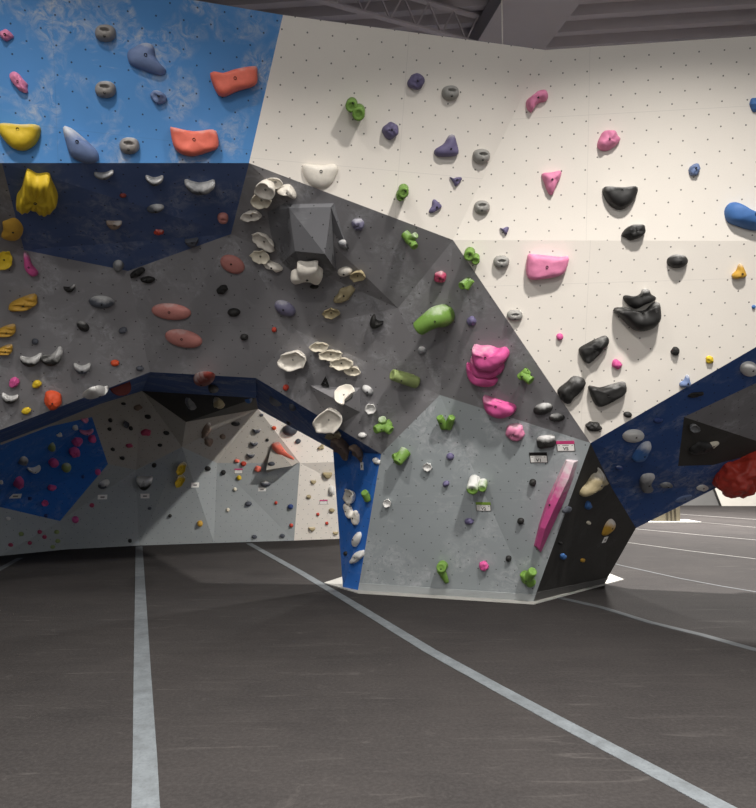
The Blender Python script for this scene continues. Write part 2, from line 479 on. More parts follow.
# tape strips
tape([(139, 546.5), (140.5, 600), (142.5, 680), (145, 760), (146, 830)], 'wide grey tape strip running straight at the viewer on the left floor', TAPE, wpx=.118)
tape([(249, 543.5), (300, 572), (350, 602), (430, 651), (500, 689.5), (560, 722), (640, 764), (730, 812)], 'wide grey tape strip running diagonally past the pillar foot', TAPE, wpx=.11)
tape([(556, 597), (600, 607), (650, 622.5), (700, 634.5), (756, 650), (800, 662)], 'narrow worn grey tape strip on the right floor, nearest of those behind the pillar', M['worn_tape'], wpx=.09)
tape([(600, 560), (621, 565.5), (680, 578.5), (720, 586), (756, 592), (820, 603)], 'faint pale seam tape just behind the charcoal side of the pillar', M['worn_tape'], wpx=.035)
tape([(600, 540), (631, 543), (690, 551), (756, 559), (820, 567)], 'pale seam tape, second from the pillar foot on the bright right floor', M['pale_tape'], wpx=.032)
tape([(600, 526), (642, 529.5), (700, 535), (756, 540), (820, 546)], 'pale seam tape, third from the pillar foot on the bright right floor', M['pale_tape'], wpx=.04)
tape([(684, 521), (720, 524), (756, 527.5), (820, 533)], 'pale seam tape level with the foot of the small distant pillar', M['pale_tape'], wpx=.032)
tape([(680, 514.2), (720, 517), (756, 519.5), (820, 524)], 'farthest pale seam tape before the distant white wall', M['pale_tape'], wpx=.05)
tape([(-60, 603), (0, 569), (10, 563.5), (20, 558)], 'short dim tape strip at the far left floor edge', M['worn_tape'], wpx=.09)
# ------------------------------------------------------------------ ray casting on the built walls
def build_bvh():
    vs, fs, info = [], [], []
    for name, tris in SURF:
        for a, b, c, n in tris:
            i = len(vs); vs += [a, b, c]; fs.append((i, i + 1, i + 2)); info.append((name, n))
    return BVHTree.FromPolygons(vs, fs), info
BVH, INFO = build_bvh()
def cast(px, py):
    r = ray(px, py)
    loc, nn, idx, dist = BVH.ray_cast(CAM, r)
    if loc is None: return None
    return loc, INFO[idx][1], INFO[idx][0]

BOLT = simple_mat('dark_bolt_steel', '#1c1a19', .5, metal=.3)
def bolt_mesh(r):
    bm = bmesh.new()
    bmesh.ops.create_cone(bm, cap_ends=True, segments=10, radius1=r, radius2=r * .8, depth=r * .7)
    # hexagonal socket
    f = max(bm.faces, key=lambda f: f.calc_center_median().z)
    ret = bmesh.ops.inset_region(bm, faces=[f], thickness=r * .3, depth=0)
    bmesh.ops.translate(bm, verts=f.verts, vec=(0, 0, -r * .45))
    me = bpy.data.meshes.new('bolt'); bm.to_mesh(me); bm.free(); me.materials.append(BOLT); return me
BOLTS = {r: bolt_mesh(r) for r in (.007, .010, .014)}

def catmull(pts, n):
    k = len(pts); out = []
    # uniform sampling along perimeter
    dense = []
    for i in range(k):
        p0, p1, p2, p3 = pts[i - 1], pts[i], pts[(i + 1) % k], pts[(i + 2) % k]
        for s in range(8):
            t = s / 8; t2, t3 = t * t, t * t * t
            dense.append(tuple(.5 * (2 * p1[j] + (p2[j] - p0[j]) * t + (2 * p0[j] - 5 * p1[j] + 4 * p2[j] - p3[j]) * t2 + (3 * p1[j] - p0[j] - 3 * p2[j] + p3[j]) * t3) for j in (0, 1)))
    L = [0]
    for i in range(len(dense)):
        a, b = dense[i], dense[(i + 1) % len(dense)]
        L.append(L[-1] + math.hypot(a[0] - b[0], a[1] - b[1]))
    for i in range(n):
        s = L[-1] * i / n
        j = max(q for q in range(len(dense)) if L[q] <= s)
        a, b = dense[j], dense[(j + 1) % len(dense)]
        t = (s - L[j]) / max(1e-9, L[j + 1] - L[j])
        out.append((a[0] + (b[0] - a[0]) * t, a[1] + (b[1] - a[1]) * t))
    return out

def ell(n=16, p=2.0):
    o = []
    for i in range(n):
        a = 2 * math.pi * i / n; c_, s_ = math.cos(a), math.sin(a)
        o.append((.5 * math.copysign(abs(c_) ** (2 / p), c_), .5 * math.copysign(abs(s_) ** (2 / p), s_)))
    return o
# outlines in unit box, y up
OUT = {
 'e': ell(), 'x': ell(8, 2.2), 'p': ell(16, 2.3), 'm': ell(), 'k': ell(16, 4),
 'j': [(-.5, .42), (-.4, .5), (-.15, .47), (.15, .47), (.4, .5), (.5, .42), (.46, .1), (.32, -.25), (.1, -.48), (-.1, -.48), (-.32, -.25), (-.46, .1)],
 'c': [(-.5, .4), (-.4, .48), (-.25, .33), (0, .22), (.25, .33), (.4, .48), (.5, .4), (.46, 0), (.25, -.4), (0, -.5), (-.25, -.4), (-.46, 0)],
 't': [(-.5, -.35), (-.45, -.15), (-.1, .1), (.1, .45), (.3, .5), (.42, .1), (.5, -.35), (.3, -.48), (-.3, -.5)],
 'v': [(-.5, .5), (-.2, .35), (.1, .48), (.5, .45), (.45, .1), (.1, -.45), (-.05, -.5), (-.2, -.1)],
 'r': [(-.5, -.2), (-.4, .15), (0, .4), (.45, .5), (.5, .1), (.42, -.3), (0, -.5), (-.4, -.45)],
}
PROF = {'e': (1.0, 1.0), 'x': (.8, .8), 'p': (.75, .8), 'j': (.6, .75), 'c': (.8, .7), 't': (.7, .7), 'b': (.75, .75), 'k': (.42, .55), 'v': (.7, .7), 'r': (.6, .7), 'm': (.3, .6), 's': (.9, .9)}
DR = {'e': .55, 'x': .6, 'p': .55, 'j': .6, 'c': .6, 't': .5, 'b': .5, 'k': .4, 'v': .5, 'r': .5, 'm': .55, 's': .35}
NAMES = {'e': 'egg_hold', 'x': 'foothold', 'p': 'pocket_hold', 'j': 'jug_hold', 'c': 'crescent_hold', 't': 'pinch_hold', 'b': 'climbing_hold', 'k': 'block_hold', 'v': 'pinch_hold', 'r': 'ridged_hold', 'm': 'mushroom_hold', 's': 'sloper_hold', 'g': 'pipe_hold'}
COLS = {'black': '#232221', 'pink': '#cc5590', 'ltpink': '#dd85a8', 'green': '#6d9140', 'purple': '#665f80', 'silver': '#96948f', 'taupe': '#8f8a86',
        'cream': '#dcd3bf', 'tan': '#a89a78', 'yellow': '#d6b62c', 'gold': '#c4983a', 'blue': '#426da8', 'slate': '#6e80a6', 'salmon': '#e87460',
        'rose': '#b87a72', 'red': '#b8402f', 'orange': '#d4532f', 'white': '#d8d6d2', 'graphite': '#4a4d55', 'maroon': '#7c332b', 'brown': '#7d6a5c',
        'sage': '#8d9c62', 'offw': '#e6dfd3', 'grey': '#77787a', 'lav': '#6c6980', 'wine': '#b04462', 'navy': '#2a3f74'}
SECOND = {'mushroom': None}

def basis(n, rot=0):
    v = V3((0, 0, 1)) - n * n.z
    if v.length < .05: v = V3((0, 1, 0)) - n * n.y
    v.normalize(); u = v.cross(n)
    return u, v

def dome(out, d, kind, seed, K=7, slot=False, amp=None, rid=0):
    """closed solid standing on its wall: outline -> profile -> top, local metres"""
    ph, pz = PROF[kind]
    n = len(out)
    w = max(p[0] for p in out) - min(p[0] for p in out); h = max(p[1] for p in out) - min(p[1] for p in out)
    cx_ = sum(p[0] for p in out) / n; cy_ = sum(p[1] for p in out) / n
    ax, ay = cx_, cy_
    if kind == 'j': ay += h * .16
    if kind == 'c': ay -= h * .12
    if kind == 't': ax += w * .08; ay -= h * .06
    if kind == 's': ay += h * .1
    m = min(w, h)
    rings = []
    for k in range(K + 1):
        t = k / K; a = t * math.pi / 2
        if kind == 'm':
            # flared plate: narrow foot, wide rim, hollow face
            tt = t
            if tt < .35: s = .62 + .38 * (tt / .35) ** .7; z = d * tt / .35 * .8
            elif tt < .5: s = 1.0 - .04 * (tt - .35) / .15; z = d * (.8 + .2 * (tt - .35) / .15)
            else:
                q_ = (tt - .5) / .5; s = .96 * (1 - q_) ** .8; z = d * (1 - .42 * min(1, q_ * 2.2) ** .8)
        else:
            s = math.cos(a) ** ph if k < K else 0; z = d * math.sin(a) ** pz
        rings.append((s, z))
    if amp is None: amp = {'b': .3, 'v': .18, 't': .1, 'x': .12, 'k': .07, 'c': .07, 'j': .05, 'e': .03, 's': .04, 'p': .03, 'r': .05, 'm': .1}[kind]
    bm = bmesh.new(); vr = []
    fq = 2.2 / max(m, .01)
    sd = V3((seed * 3.7, seed * 1.3, seed * 7.1))
    def mod(x, y, z, s):
        p = V3((x, y, z))
        if amp and z > 0:
            nz = noise.noise(p * fq + sd); n2 = noise.noise(p * fq * 2.3 + sd * 2)
            p.z *= 1 + amp * (nz * 1.3 + n2 * .8)
            p.x += amp * m * .35 * noise.noise(p * fq + sd * 3) * min(1, z / d); p.y += amp * m * .35 * noise.noise(p * fq + sd * 4) * min(1, z / d)
        if kind == 'm' and s > .8:
            r_ = .16 * m * noise.noise(V3((x, y, 0)) * fq * 1.6 + sd); p.z += r_
        if kind == 'p' and z > d * .5:
            ex = (x - cx_) / (w * .2); ey = (y - cy_ - h * .1) / (h * .085)
            r2 = ex * ex + ey * ey
            if r2 < 1.7: p.z -= d * .45 * max(0, 1 - (r2 / 1.7) ** 2)
        if kind == 'j' and z > d * .4:
            p.z -= d * .22 * math.exp(-((x - cx_) / (w * .27)) ** 2 - ((y - cy_ - h * .2) / (h * .2)) ** 2)
        if rid and z > 0:
            u_ = (x - cx_) / w
            p.z += rid * math.sin((u_ * 7.5 + .12 * math.sin(9 * (y - cy_) / h)) * 2 * math.pi) * min(1, z / d * 1.4)
        if kind == 'r' and z > 0:
            u_ = (y - cy_) / h + .25 * ((x - cx_) / w) ** 2
            p.z += d * .16 * math.sin(u_ * 3.2 * 2 * math.pi)
        return p
    for s, z in rings[:-1]:
        # apex slides in with height
        row = []
        for (x, y) in out:
            row.append(bm.verts.new(mod(ax + (x - ax) * s, ay + (y - ay) * s, z, s)))
        vr.append(row)
    base = [bm.verts.new((v.co.x, v.co.y, -.004)) for v in vr[0]]
    top = bm.verts.new(mod(ax, ay, rings[-1][1], 0))
    for row, nx in zip(vr, vr[1:]):
        for i in range(n): bm.faces.new([row[i], row[(i + 1) % n], nx[(i + 1) % n], nx[i]])
    for i in range(n): bm.faces.new([vr[-1][i], vr[-1][(i + 1) % n], top])
    for i in range(n): bm.faces.new([base[i], base[(i + 1) % n], vr[0][(i + 1) % n], vr[0][i]])
    bm.faces.new(list(reversed(base)))
    bmesh.ops.recalc_face_normals(bm, faces=bm.faces)
    for f in bm.faces: f.smooth = True
    bm.faces.ensure_lookup_table()
    tz = top.co.copy()
    # bolt seat: find surface point near the centre
    return bm, tz

SEED = [1]
ALL = []
def place_obj(o, loc, n):
    u, v = basis(n)
    R_ = Matrix((u, v, n)).transposed().to_4x4()
    o.matrix_world = Matrix.Translation(loc) @ R_
def finish(o, label, cat, group, bolt_at=None, r=.010):
    tag(o, label, cat, group)
    if bolt_at is not None:
        b = bpy.data.objects.new('bolt', BOLTS[r]); COL.objects.link(b); b.parent = o
        b.location = bolt_at
    ALL.append(o)

def hold(kind, color, chalk, dr, rot, px, py, w, h, label, poly=None, bolt=None):
    SEED[0] += 1; seed = SEED[0]
    rnd = random.Random(seed)
    hit = cast(px, py)
    if hit is None: print('MISS', label); return
    loc, n, pn = hit
    dist = (loc - CAM).dot(V3((0, _d[0], _d[1])))
    sz = math.sqrt(w * h) if not poly else math.sqrt(w * h)
    m = min(w, h) * dist / FPX
    d = (dr if dr is not None else DR[kind]) * (.5 * m + .5 * sz * dist / FPX)
    view = (CAM - loc).normalized(); cosv = max(.12, abs(view.dot(n)))
    # slide the base so that the middle of the visible bulk falls on the seen spot
    k = .42 * d
    base_c = loc - n * k
    base_c = loc + (loc - (loc + n * k)) + n * k   # base point on plane
    r = ray(px, py); t = (loc + n * k - CAM).dot(n) / r.dot(n); mid = CAM + r * t
    org = mid - n * k
    u, v = basis(n)
    big = max(w, h) >= 11
    if poly: pix = poly
    else:
        src = OUT.get(kind)
        if kind == 'b':
            src = []
            for i in range(12):
                a = 2 * math.pi * i / 12; rr = .5 * (1 + .16 * math.sin(2 * a + rnd.random() * 6) * rnd.random() + .18 * (rnd.random() - .5))
                src.append((rr * math.cos(a), rr * math.sin(a)))
        elif kind == 's': src = OUT['e']
        if kind == 'm': src = [(x_ * (1 + .09 * math.sin(3 * i_ + seed) + .06 * (rnd.random() - .5)), y_ * (1 + .12 * math.sin(2.3 * i_ + seed * 2) + .08 * (rnd.random() - .5))) for i_, (x_, y_) in enumerate(src)]
        ca, sa = math.cos(math.radians(rot)), math.sin(math.radians(rot))
        pix = []
        for x, y in src:
            x *= w; y *= h
            pix.append((px + x * ca - y * sa, py - (x * sa + y * ca)))
    lim = 1.7
    loc_pts = []
    for x, y in pix:
        rr = ray(x, y); den = rr.dot(n)
        if abs(den) < .05: den = -.05
        p = CAM + rr * ((mid - CAM).dot(n) / den)
        q_ = p - mid
        loc_pts.append([q_.dot(u), q_.dot(v)])
    hv = max(p[1] for p in loc_pts) - min(p[1] for p in loc_pts); hu = max(p[0] for p in loc_pts) - min(p[0] for p in loc_pts)
    ph_ = (max(p[1] for p in pix) - min(p[1] for p in pix)) * dist / FPX; pw_ = (max(p[0] for p in pix) - min(p[0] for p in pix)) * dist / FPX
    # bulk standing out of a steep face already adds to its seen height
    f = 1.0
    if cosv < .8:
        se = math.sqrt(1 - cosv ** 2) * d * .8
        f = max(.45, math.sqrt(max(.04, 1 - min(.9, (se / max(ph_, 1e-4)) ** 2))))
        f = min(f, lim * ph_ / hv) if hv > lim * ph_ else f
    if hu > lim * pw_:
        for p in loc_pts: p[0] *= lim * pw_ / hu
    for p in loc_pts: p[1] *= f
    nn = 28 if big else (16 if max(w, h) > 6 else 10)
    if w > 30: nn = 40
    if kind == 'p': nn = 32
    out = catmull([tuple(p) for p in loc_pts], nn)
    K = 12 if kind in 'pj' or w > 30 else (9 if kind == 'm' else (7 if big else 4))
    if kind == 'r': K = 12
    rid = 0
    if label.startswith('large pleated'): rid = .009; nn = 64; out = catmull([tuple(p) for p in loc_pts], 72); K = 12
    bm, top = dome(out, d, kind, seed, K=K, rid=rid)
    name = NAMES[kind]
    me = bpy.data.meshes.new(name); bm.to_mesh(me); bm.free()
    me.materials.append(hold_mat(color, COLS[color], chalk))
    o = link(name, me)
    place_obj(o, org, n)
    ba = None
    if max(w, h) >= 12:
        bx, by = top.x, top.y
        # surface height under the bolt
        tri = BVHTree.FromPolygons([v_.co for v_ in me.vertices], [list(p_.vertices) for p_ in me.polygons])
        if kind == 'p': by -= .27 * hv * f
        h_ = tri.ray_cast(V3((bx, by, 2)), V3((0, 0, -1)))
        if h_[0] is not None: ba = h_[0] + V3((0, 0, .001))
    grp = '%s holds on the %s' % (LONG.get(color, color), pn)
    finish(o, label, 'climbing hold', grp, ba, .010 if max(w, h) < 30 else .014)
    return o
LONG = {'ltpink': 'light pink', 'offw': 'cream white', 'lav': 'grey purple', 'sage': 'sage green', 'slate': 'slate blue'}

def pipe(color, chalk, segs, label, px, py):
    """bent pipes: each a list of (px, py, out metres, radius px)"""
    hit = cast(px, py); loc, n, pn = hit
    SEED[0] += 1
    dist = (loc - CAM).length
    u, v = basis(n)
    bm = bmesh.new()
    for line in segs:
        pts = []
        for x, y, o_, r in line:
            rr = ray(x, y); p = CAM + rr * ((loc + n * o_ - CAM).dot(n) / rr.dot(n))
            q_ = p - loc
            pts.append((V3((q_.dot(u), q_.dot(v), q_.dot(n))), r * dist / FPX))
        # densify
        dp = []
        for i in range(len(pts) - 1):
            for s in range(5):
                t = s / 5
                p0, p1, p2, p3 = pts[max(i - 1, 0)][0], pts[i][0], pts[i + 1][0], pts[min(i + 2, len(pts) - 1)][0]
                q_ = .5 * (2 * p1 + (p2 - p0) * t + (2 * p0 - 5 * p1 + 4 * p2 - p3) * t * t + (3 * p1 - p0 - 3 * p2 + p3) * t ** 3)
                dp.append((q_, pts[i][1] * (1 - t) + pts[i + 1][1] * t))
        dp.append(pts[-1])
        rows = []; N_ = 18
        ref = None
        for i, (p, r) in enumerate(dp):
            tg = (dp[min(i + 1, len(dp) - 1)][0] - dp[max(i - 1, 0)][0]).normalized()
            if ref is None: ref = tg.orthogonal()
            ref = (ref - tg * ref.dot(tg)).normalized(); s_ = tg.cross(ref)
            def ring(c_, r_): return [bm.verts.new(c_ + (ref * math.cos(2 * math.pi * k / N_) + s_ * math.sin(2 * math.pi * k / N_)) * r_) for k in range(N_)]
            if i == 0: rows += [ring(p + tg * r * .12, r * .45), ring(p, r * .62), ring(p, r * .88), ring(p + tg * r * .1, r)]
            elif i == len(dp) - 1: rows += [ring(p, r), ring(p + tg * r * .08, r * .85)]
            else: rows.append(ring(p, r))
        for a, b in zip(rows, rows[1:]):
            for k in range(N_): bm.faces.new([a[k], a[(k + 1) % N_], b[(k + 1) % N_], b[k]])
        bm.faces.new(rows[0]); bm.faces.new(list(reversed(rows[-1])))
    for v_ in bm.verts: v_.co.z = max(v_.co.z, -.002)
    bmesh.ops.recalc_face_normals(bm, faces=bm.faces)
    for f in bm.faces: f.smooth = len(f.verts) == 4
    me = bpy.data.meshes.new('pipe_hold'); bm.to_mesh(me); bm.free()
    me.materials.append(hold_mat(color, COLS[color], chalk))
    o = link('pipe_hold', me); place_obj(o, loc, n)
    big = max(r for l in segs for (_, _, _, r) in l) > 3.5
    ba = None
    if big:
        tri = BVHTree.FromPolygons([v_.co for v_ in me.vertices], [list(p_.vertices) for p_ in me.polygons])
        l = segs[0]; x, y, o_, r = l[len(l) // 2] if len(l) > 2 else tuple((a + b) / 2 for a, b in zip(l[0], l[1]))
        rr = ray(x, y); p = CAM + rr * ((loc + n * o_ - CAM).dot(n) / rr.dot(n)); q_ = p - loc
        h_ = tri.ray_cast(V3((q_.dot(u), q_.dot(v), 2)), V3((0, 0, -1)))
        if h_[0] is not None: ba = h_[0] + V3((0, 0, .001))
    finish(o, label, 'climbing hold', '%s pipe holds on the %s' % (color, pn), ba)

def volume(verts, faces, mat, label, name='climbing_volume'):
    """faceted plywood volume; verts (px,py,out) relative to the face hit at px,py of the first vert"""
    hit = cast(*verts[0][:2]); loc0, n0, pn = hit
    pts = []
    for x, y, o_ in verts:
        hh = cast(x, y)
        if o_ == 0: pts.append(hh[0] - hh[1] * .01)
        else:
            rr = ray(x, y); pts.append(CAM + rr * ((hh[0] + hh[1] * o_ - CAM).dot(hh[1]) / rr.dot(hh[1])))
    c0 = sum(pts, V3()) / len(pts)
    bm = bmesh.new(); uvl = bm.loops.layers.uv.new('UVMap')
    tris = []
    for f in faces:
        P_ = [pts[i] for i in f]; nn, u, v = frame_of(P_)
        vs = [bm.verts.new(p - c0) for p in P_]
        fc = bm.faces.new(vs)
        fc.normal_update()
        if fc.normal.dot(nn) < 0: fc.normal_flip()
        for l in fc.loops: l[uvl].uv = (l.vert.co.dot(u) + .03, l.vert.co.dot(v) + .06)
        for i in range(1, len(P_) - 1): tris.append((P_[0], P_[i], P_[i + 1], nn))
    # closing back
    me = bpy.data.meshes.new(name); bm.to_mesh(me); bm.free(); me.materials.append(mat)
    o = link(name, me, loc=c0)
    tag(o, label, 'climbing volume')
    SURF.append((VOLN.get(label, 'grey volume'), tris))
    return o
VOLN = {}

CARD = simple_mat('white_card', '#e9e6e1', .5, namp=.02)
INK = simple_mat('dark_ink', '#2a2628', .6)
def card(px, py, w, h, head, text, label, size_scale=1.0, cardcol=None):
    hit = cast(px, py); loc, n, pn = hit
    dist = (loc - CAM).length; u, v = basis(n)
    wm, hm = w * dist / FPX, h * dist / FPX
    e = V3((0, 0, 0)); p2 = proj(loc + v * .1); fv = abs(p2[1] - proj(loc)[1]) / .1
    hm = h / fv if fv > 0 else hm
    hm = min(hm, h * dist / FPX * 1.3)
    root = bpy.data.objects.new('route_card', None); COL.objects.link(root); place_obj(root, loc + n * .001, n)
    def b_(nm, x0, x1, y0, y1, z0, z1, mat):
        o = box(nm, x0, x1, y0, y1, z0, z1, mat, root); return o
    b_('sleeve', -wm / 2, wm / 2, -hm / 2, hm / 2, 0, .003, simple_mat('sleeve_plastic', '#4b4644', .4) if head else CARD)
    b_('card', -wm * .46, wm * .46, -hm * .44, hm * (.18 if head else .44), .003, .0045, CARD)
    if head:
        s = b_('header_strip', -wm / 2, wm / 2, hm * .22, hm / 2, .003, .006, simple_mat(head + '_strip', {'pink': '#c23d74', 'black': '#171515', 'green': '#7c9a3c'}[head], .5))
        s['label'] = head + ' header strip'
        for sx in (-1, 1):
            b_('corner_mark', sx * wm * .36 - wm * .025, sx * wm * .36 + wm * .025, hm * .03, hm * .1, .0045, .005, INK)
        b_('title_line', -wm * .18, wm * .18, hm * .06, hm * .1, .0045, .005, INK)
    if text:
        fc = bpy.data.curves.new('grade_text', 'FONT'); fc.body = text; fc.size = hm * .42; fc.align_x = 'CENTER'; fc.extrude = .0004
        fc.offset = hm * .012
        to = bpy.data.objects.new('grade_text', fc); COL.objects.link(to)
        bpy.context.view_layer.update()
        me = bpy.data.meshes.new_from_object(to.evaluated_get(bpy.context.evaluated_depsgraph_get()))
        bpy.data.objects.remove(to)
        me.materials.clear(); me.materials.append(INK)
        t = link('grade_text', me, root); t.location = (0, -hm * .37, .005)
    elif head is None:
        b_('print', -wm * .22, wm * .22, -hm * .2, hm * .15, .0045, .005, simple_mat('faded_ink', '#8a8684', .7))
    tag(root, label, 'route card', 'route cards on the ' + pn)

def parse(txt):
    for ln in txt.strip().split('\n'):
        ln = ln.strip()
        if not ln or ln[0] == '#': continue
        parts = [s.strip() for s in ln.split('|')]
        f = parts[0].split()
        kind, color, chalk, dr, rot = f[0], f[1], float(f[2]), (None if f[3] == '-' else float(f[3])), float(f[4])
        label = parts[1]; poly = None
        if len(parts) > 2 and parts[2]:
            pp = parts[2].split()
            ox, oy, s = 0, 0, 1
            if pp[0][0] == '@': ox, oy, s = map(float, pp[0][1:].split(',')); pp = pp[1:]
            poly = [(ox + float(a.split(',')[0]) / s, oy + float(a.split(',')[1]) / s) for a in pp]
            xs = [p[0] for p in poly]; ys = [p[1] for p in poly]
            px, py, w, h = (min(xs) + max(xs)) / 2, (min(ys) + max(ys)) / 2, max(xs) - min(xs), max(ys) - min(ys)
        else: px, py, w, h = map(float, f[5:9])
        hold(kind, color, chalk, dr, rot, px, py, w, h, label, poly)
# ------------------------------------------------------------------ volumes (faceted boxes screwed to the wall)
VOLN['large grey faceted volume on the dark overhang between the cream mushroom holds'] = 'large grey volume'
volume([(289, 208, .05), (331, 207, .05), (295, 251, .2), (325, 254, .2), (337, 273, 0), (281, 264, 0), (352, 262, 0), (309, 285, 0), (263, 214, 0), (334, 203, 0), (283, 203, 0)],
       [(0, 1, 3, 2), (0, 2, 5, 8), (1, 6, 4, 3), (2, 3, 4, 7), (2, 7, 5), (10, 9, 1, 0), (8, 10, 0), (9, 6, 1)], M['volgrey'],
       'large grey faceted volume on the dark overhang between the cream mushroom holds')
VOLN['brown grey pyramid volume at the lower edge of the dark overhang under the mushroom plates'] = 'brown grey volume'
volume([(306, 384, 0), (361, 387, 0), (361, 413, 0), (338, 428, 0), (314, 416, 0), (344, 404, .17)],
       [(0, 1, 5), (1, 2, 5), (2, 3, 5), (3, 4, 5), (4, 0, 5)], M['darkgrey'],
       'brown grey pyramid volume at the lower edge of the dark overhang under the mushroom plates')
VOLN['off white wedge volume under the big red hold on the far wall'] = 'far wedge volume'
volume([(272, 444, 0), (299, 462, 0), (267, 473, 0), (292, 466, .35), (266, 470, .3)],
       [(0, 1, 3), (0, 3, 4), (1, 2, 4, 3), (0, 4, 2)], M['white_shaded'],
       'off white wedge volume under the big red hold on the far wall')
BVH, INFO = build_bvh()
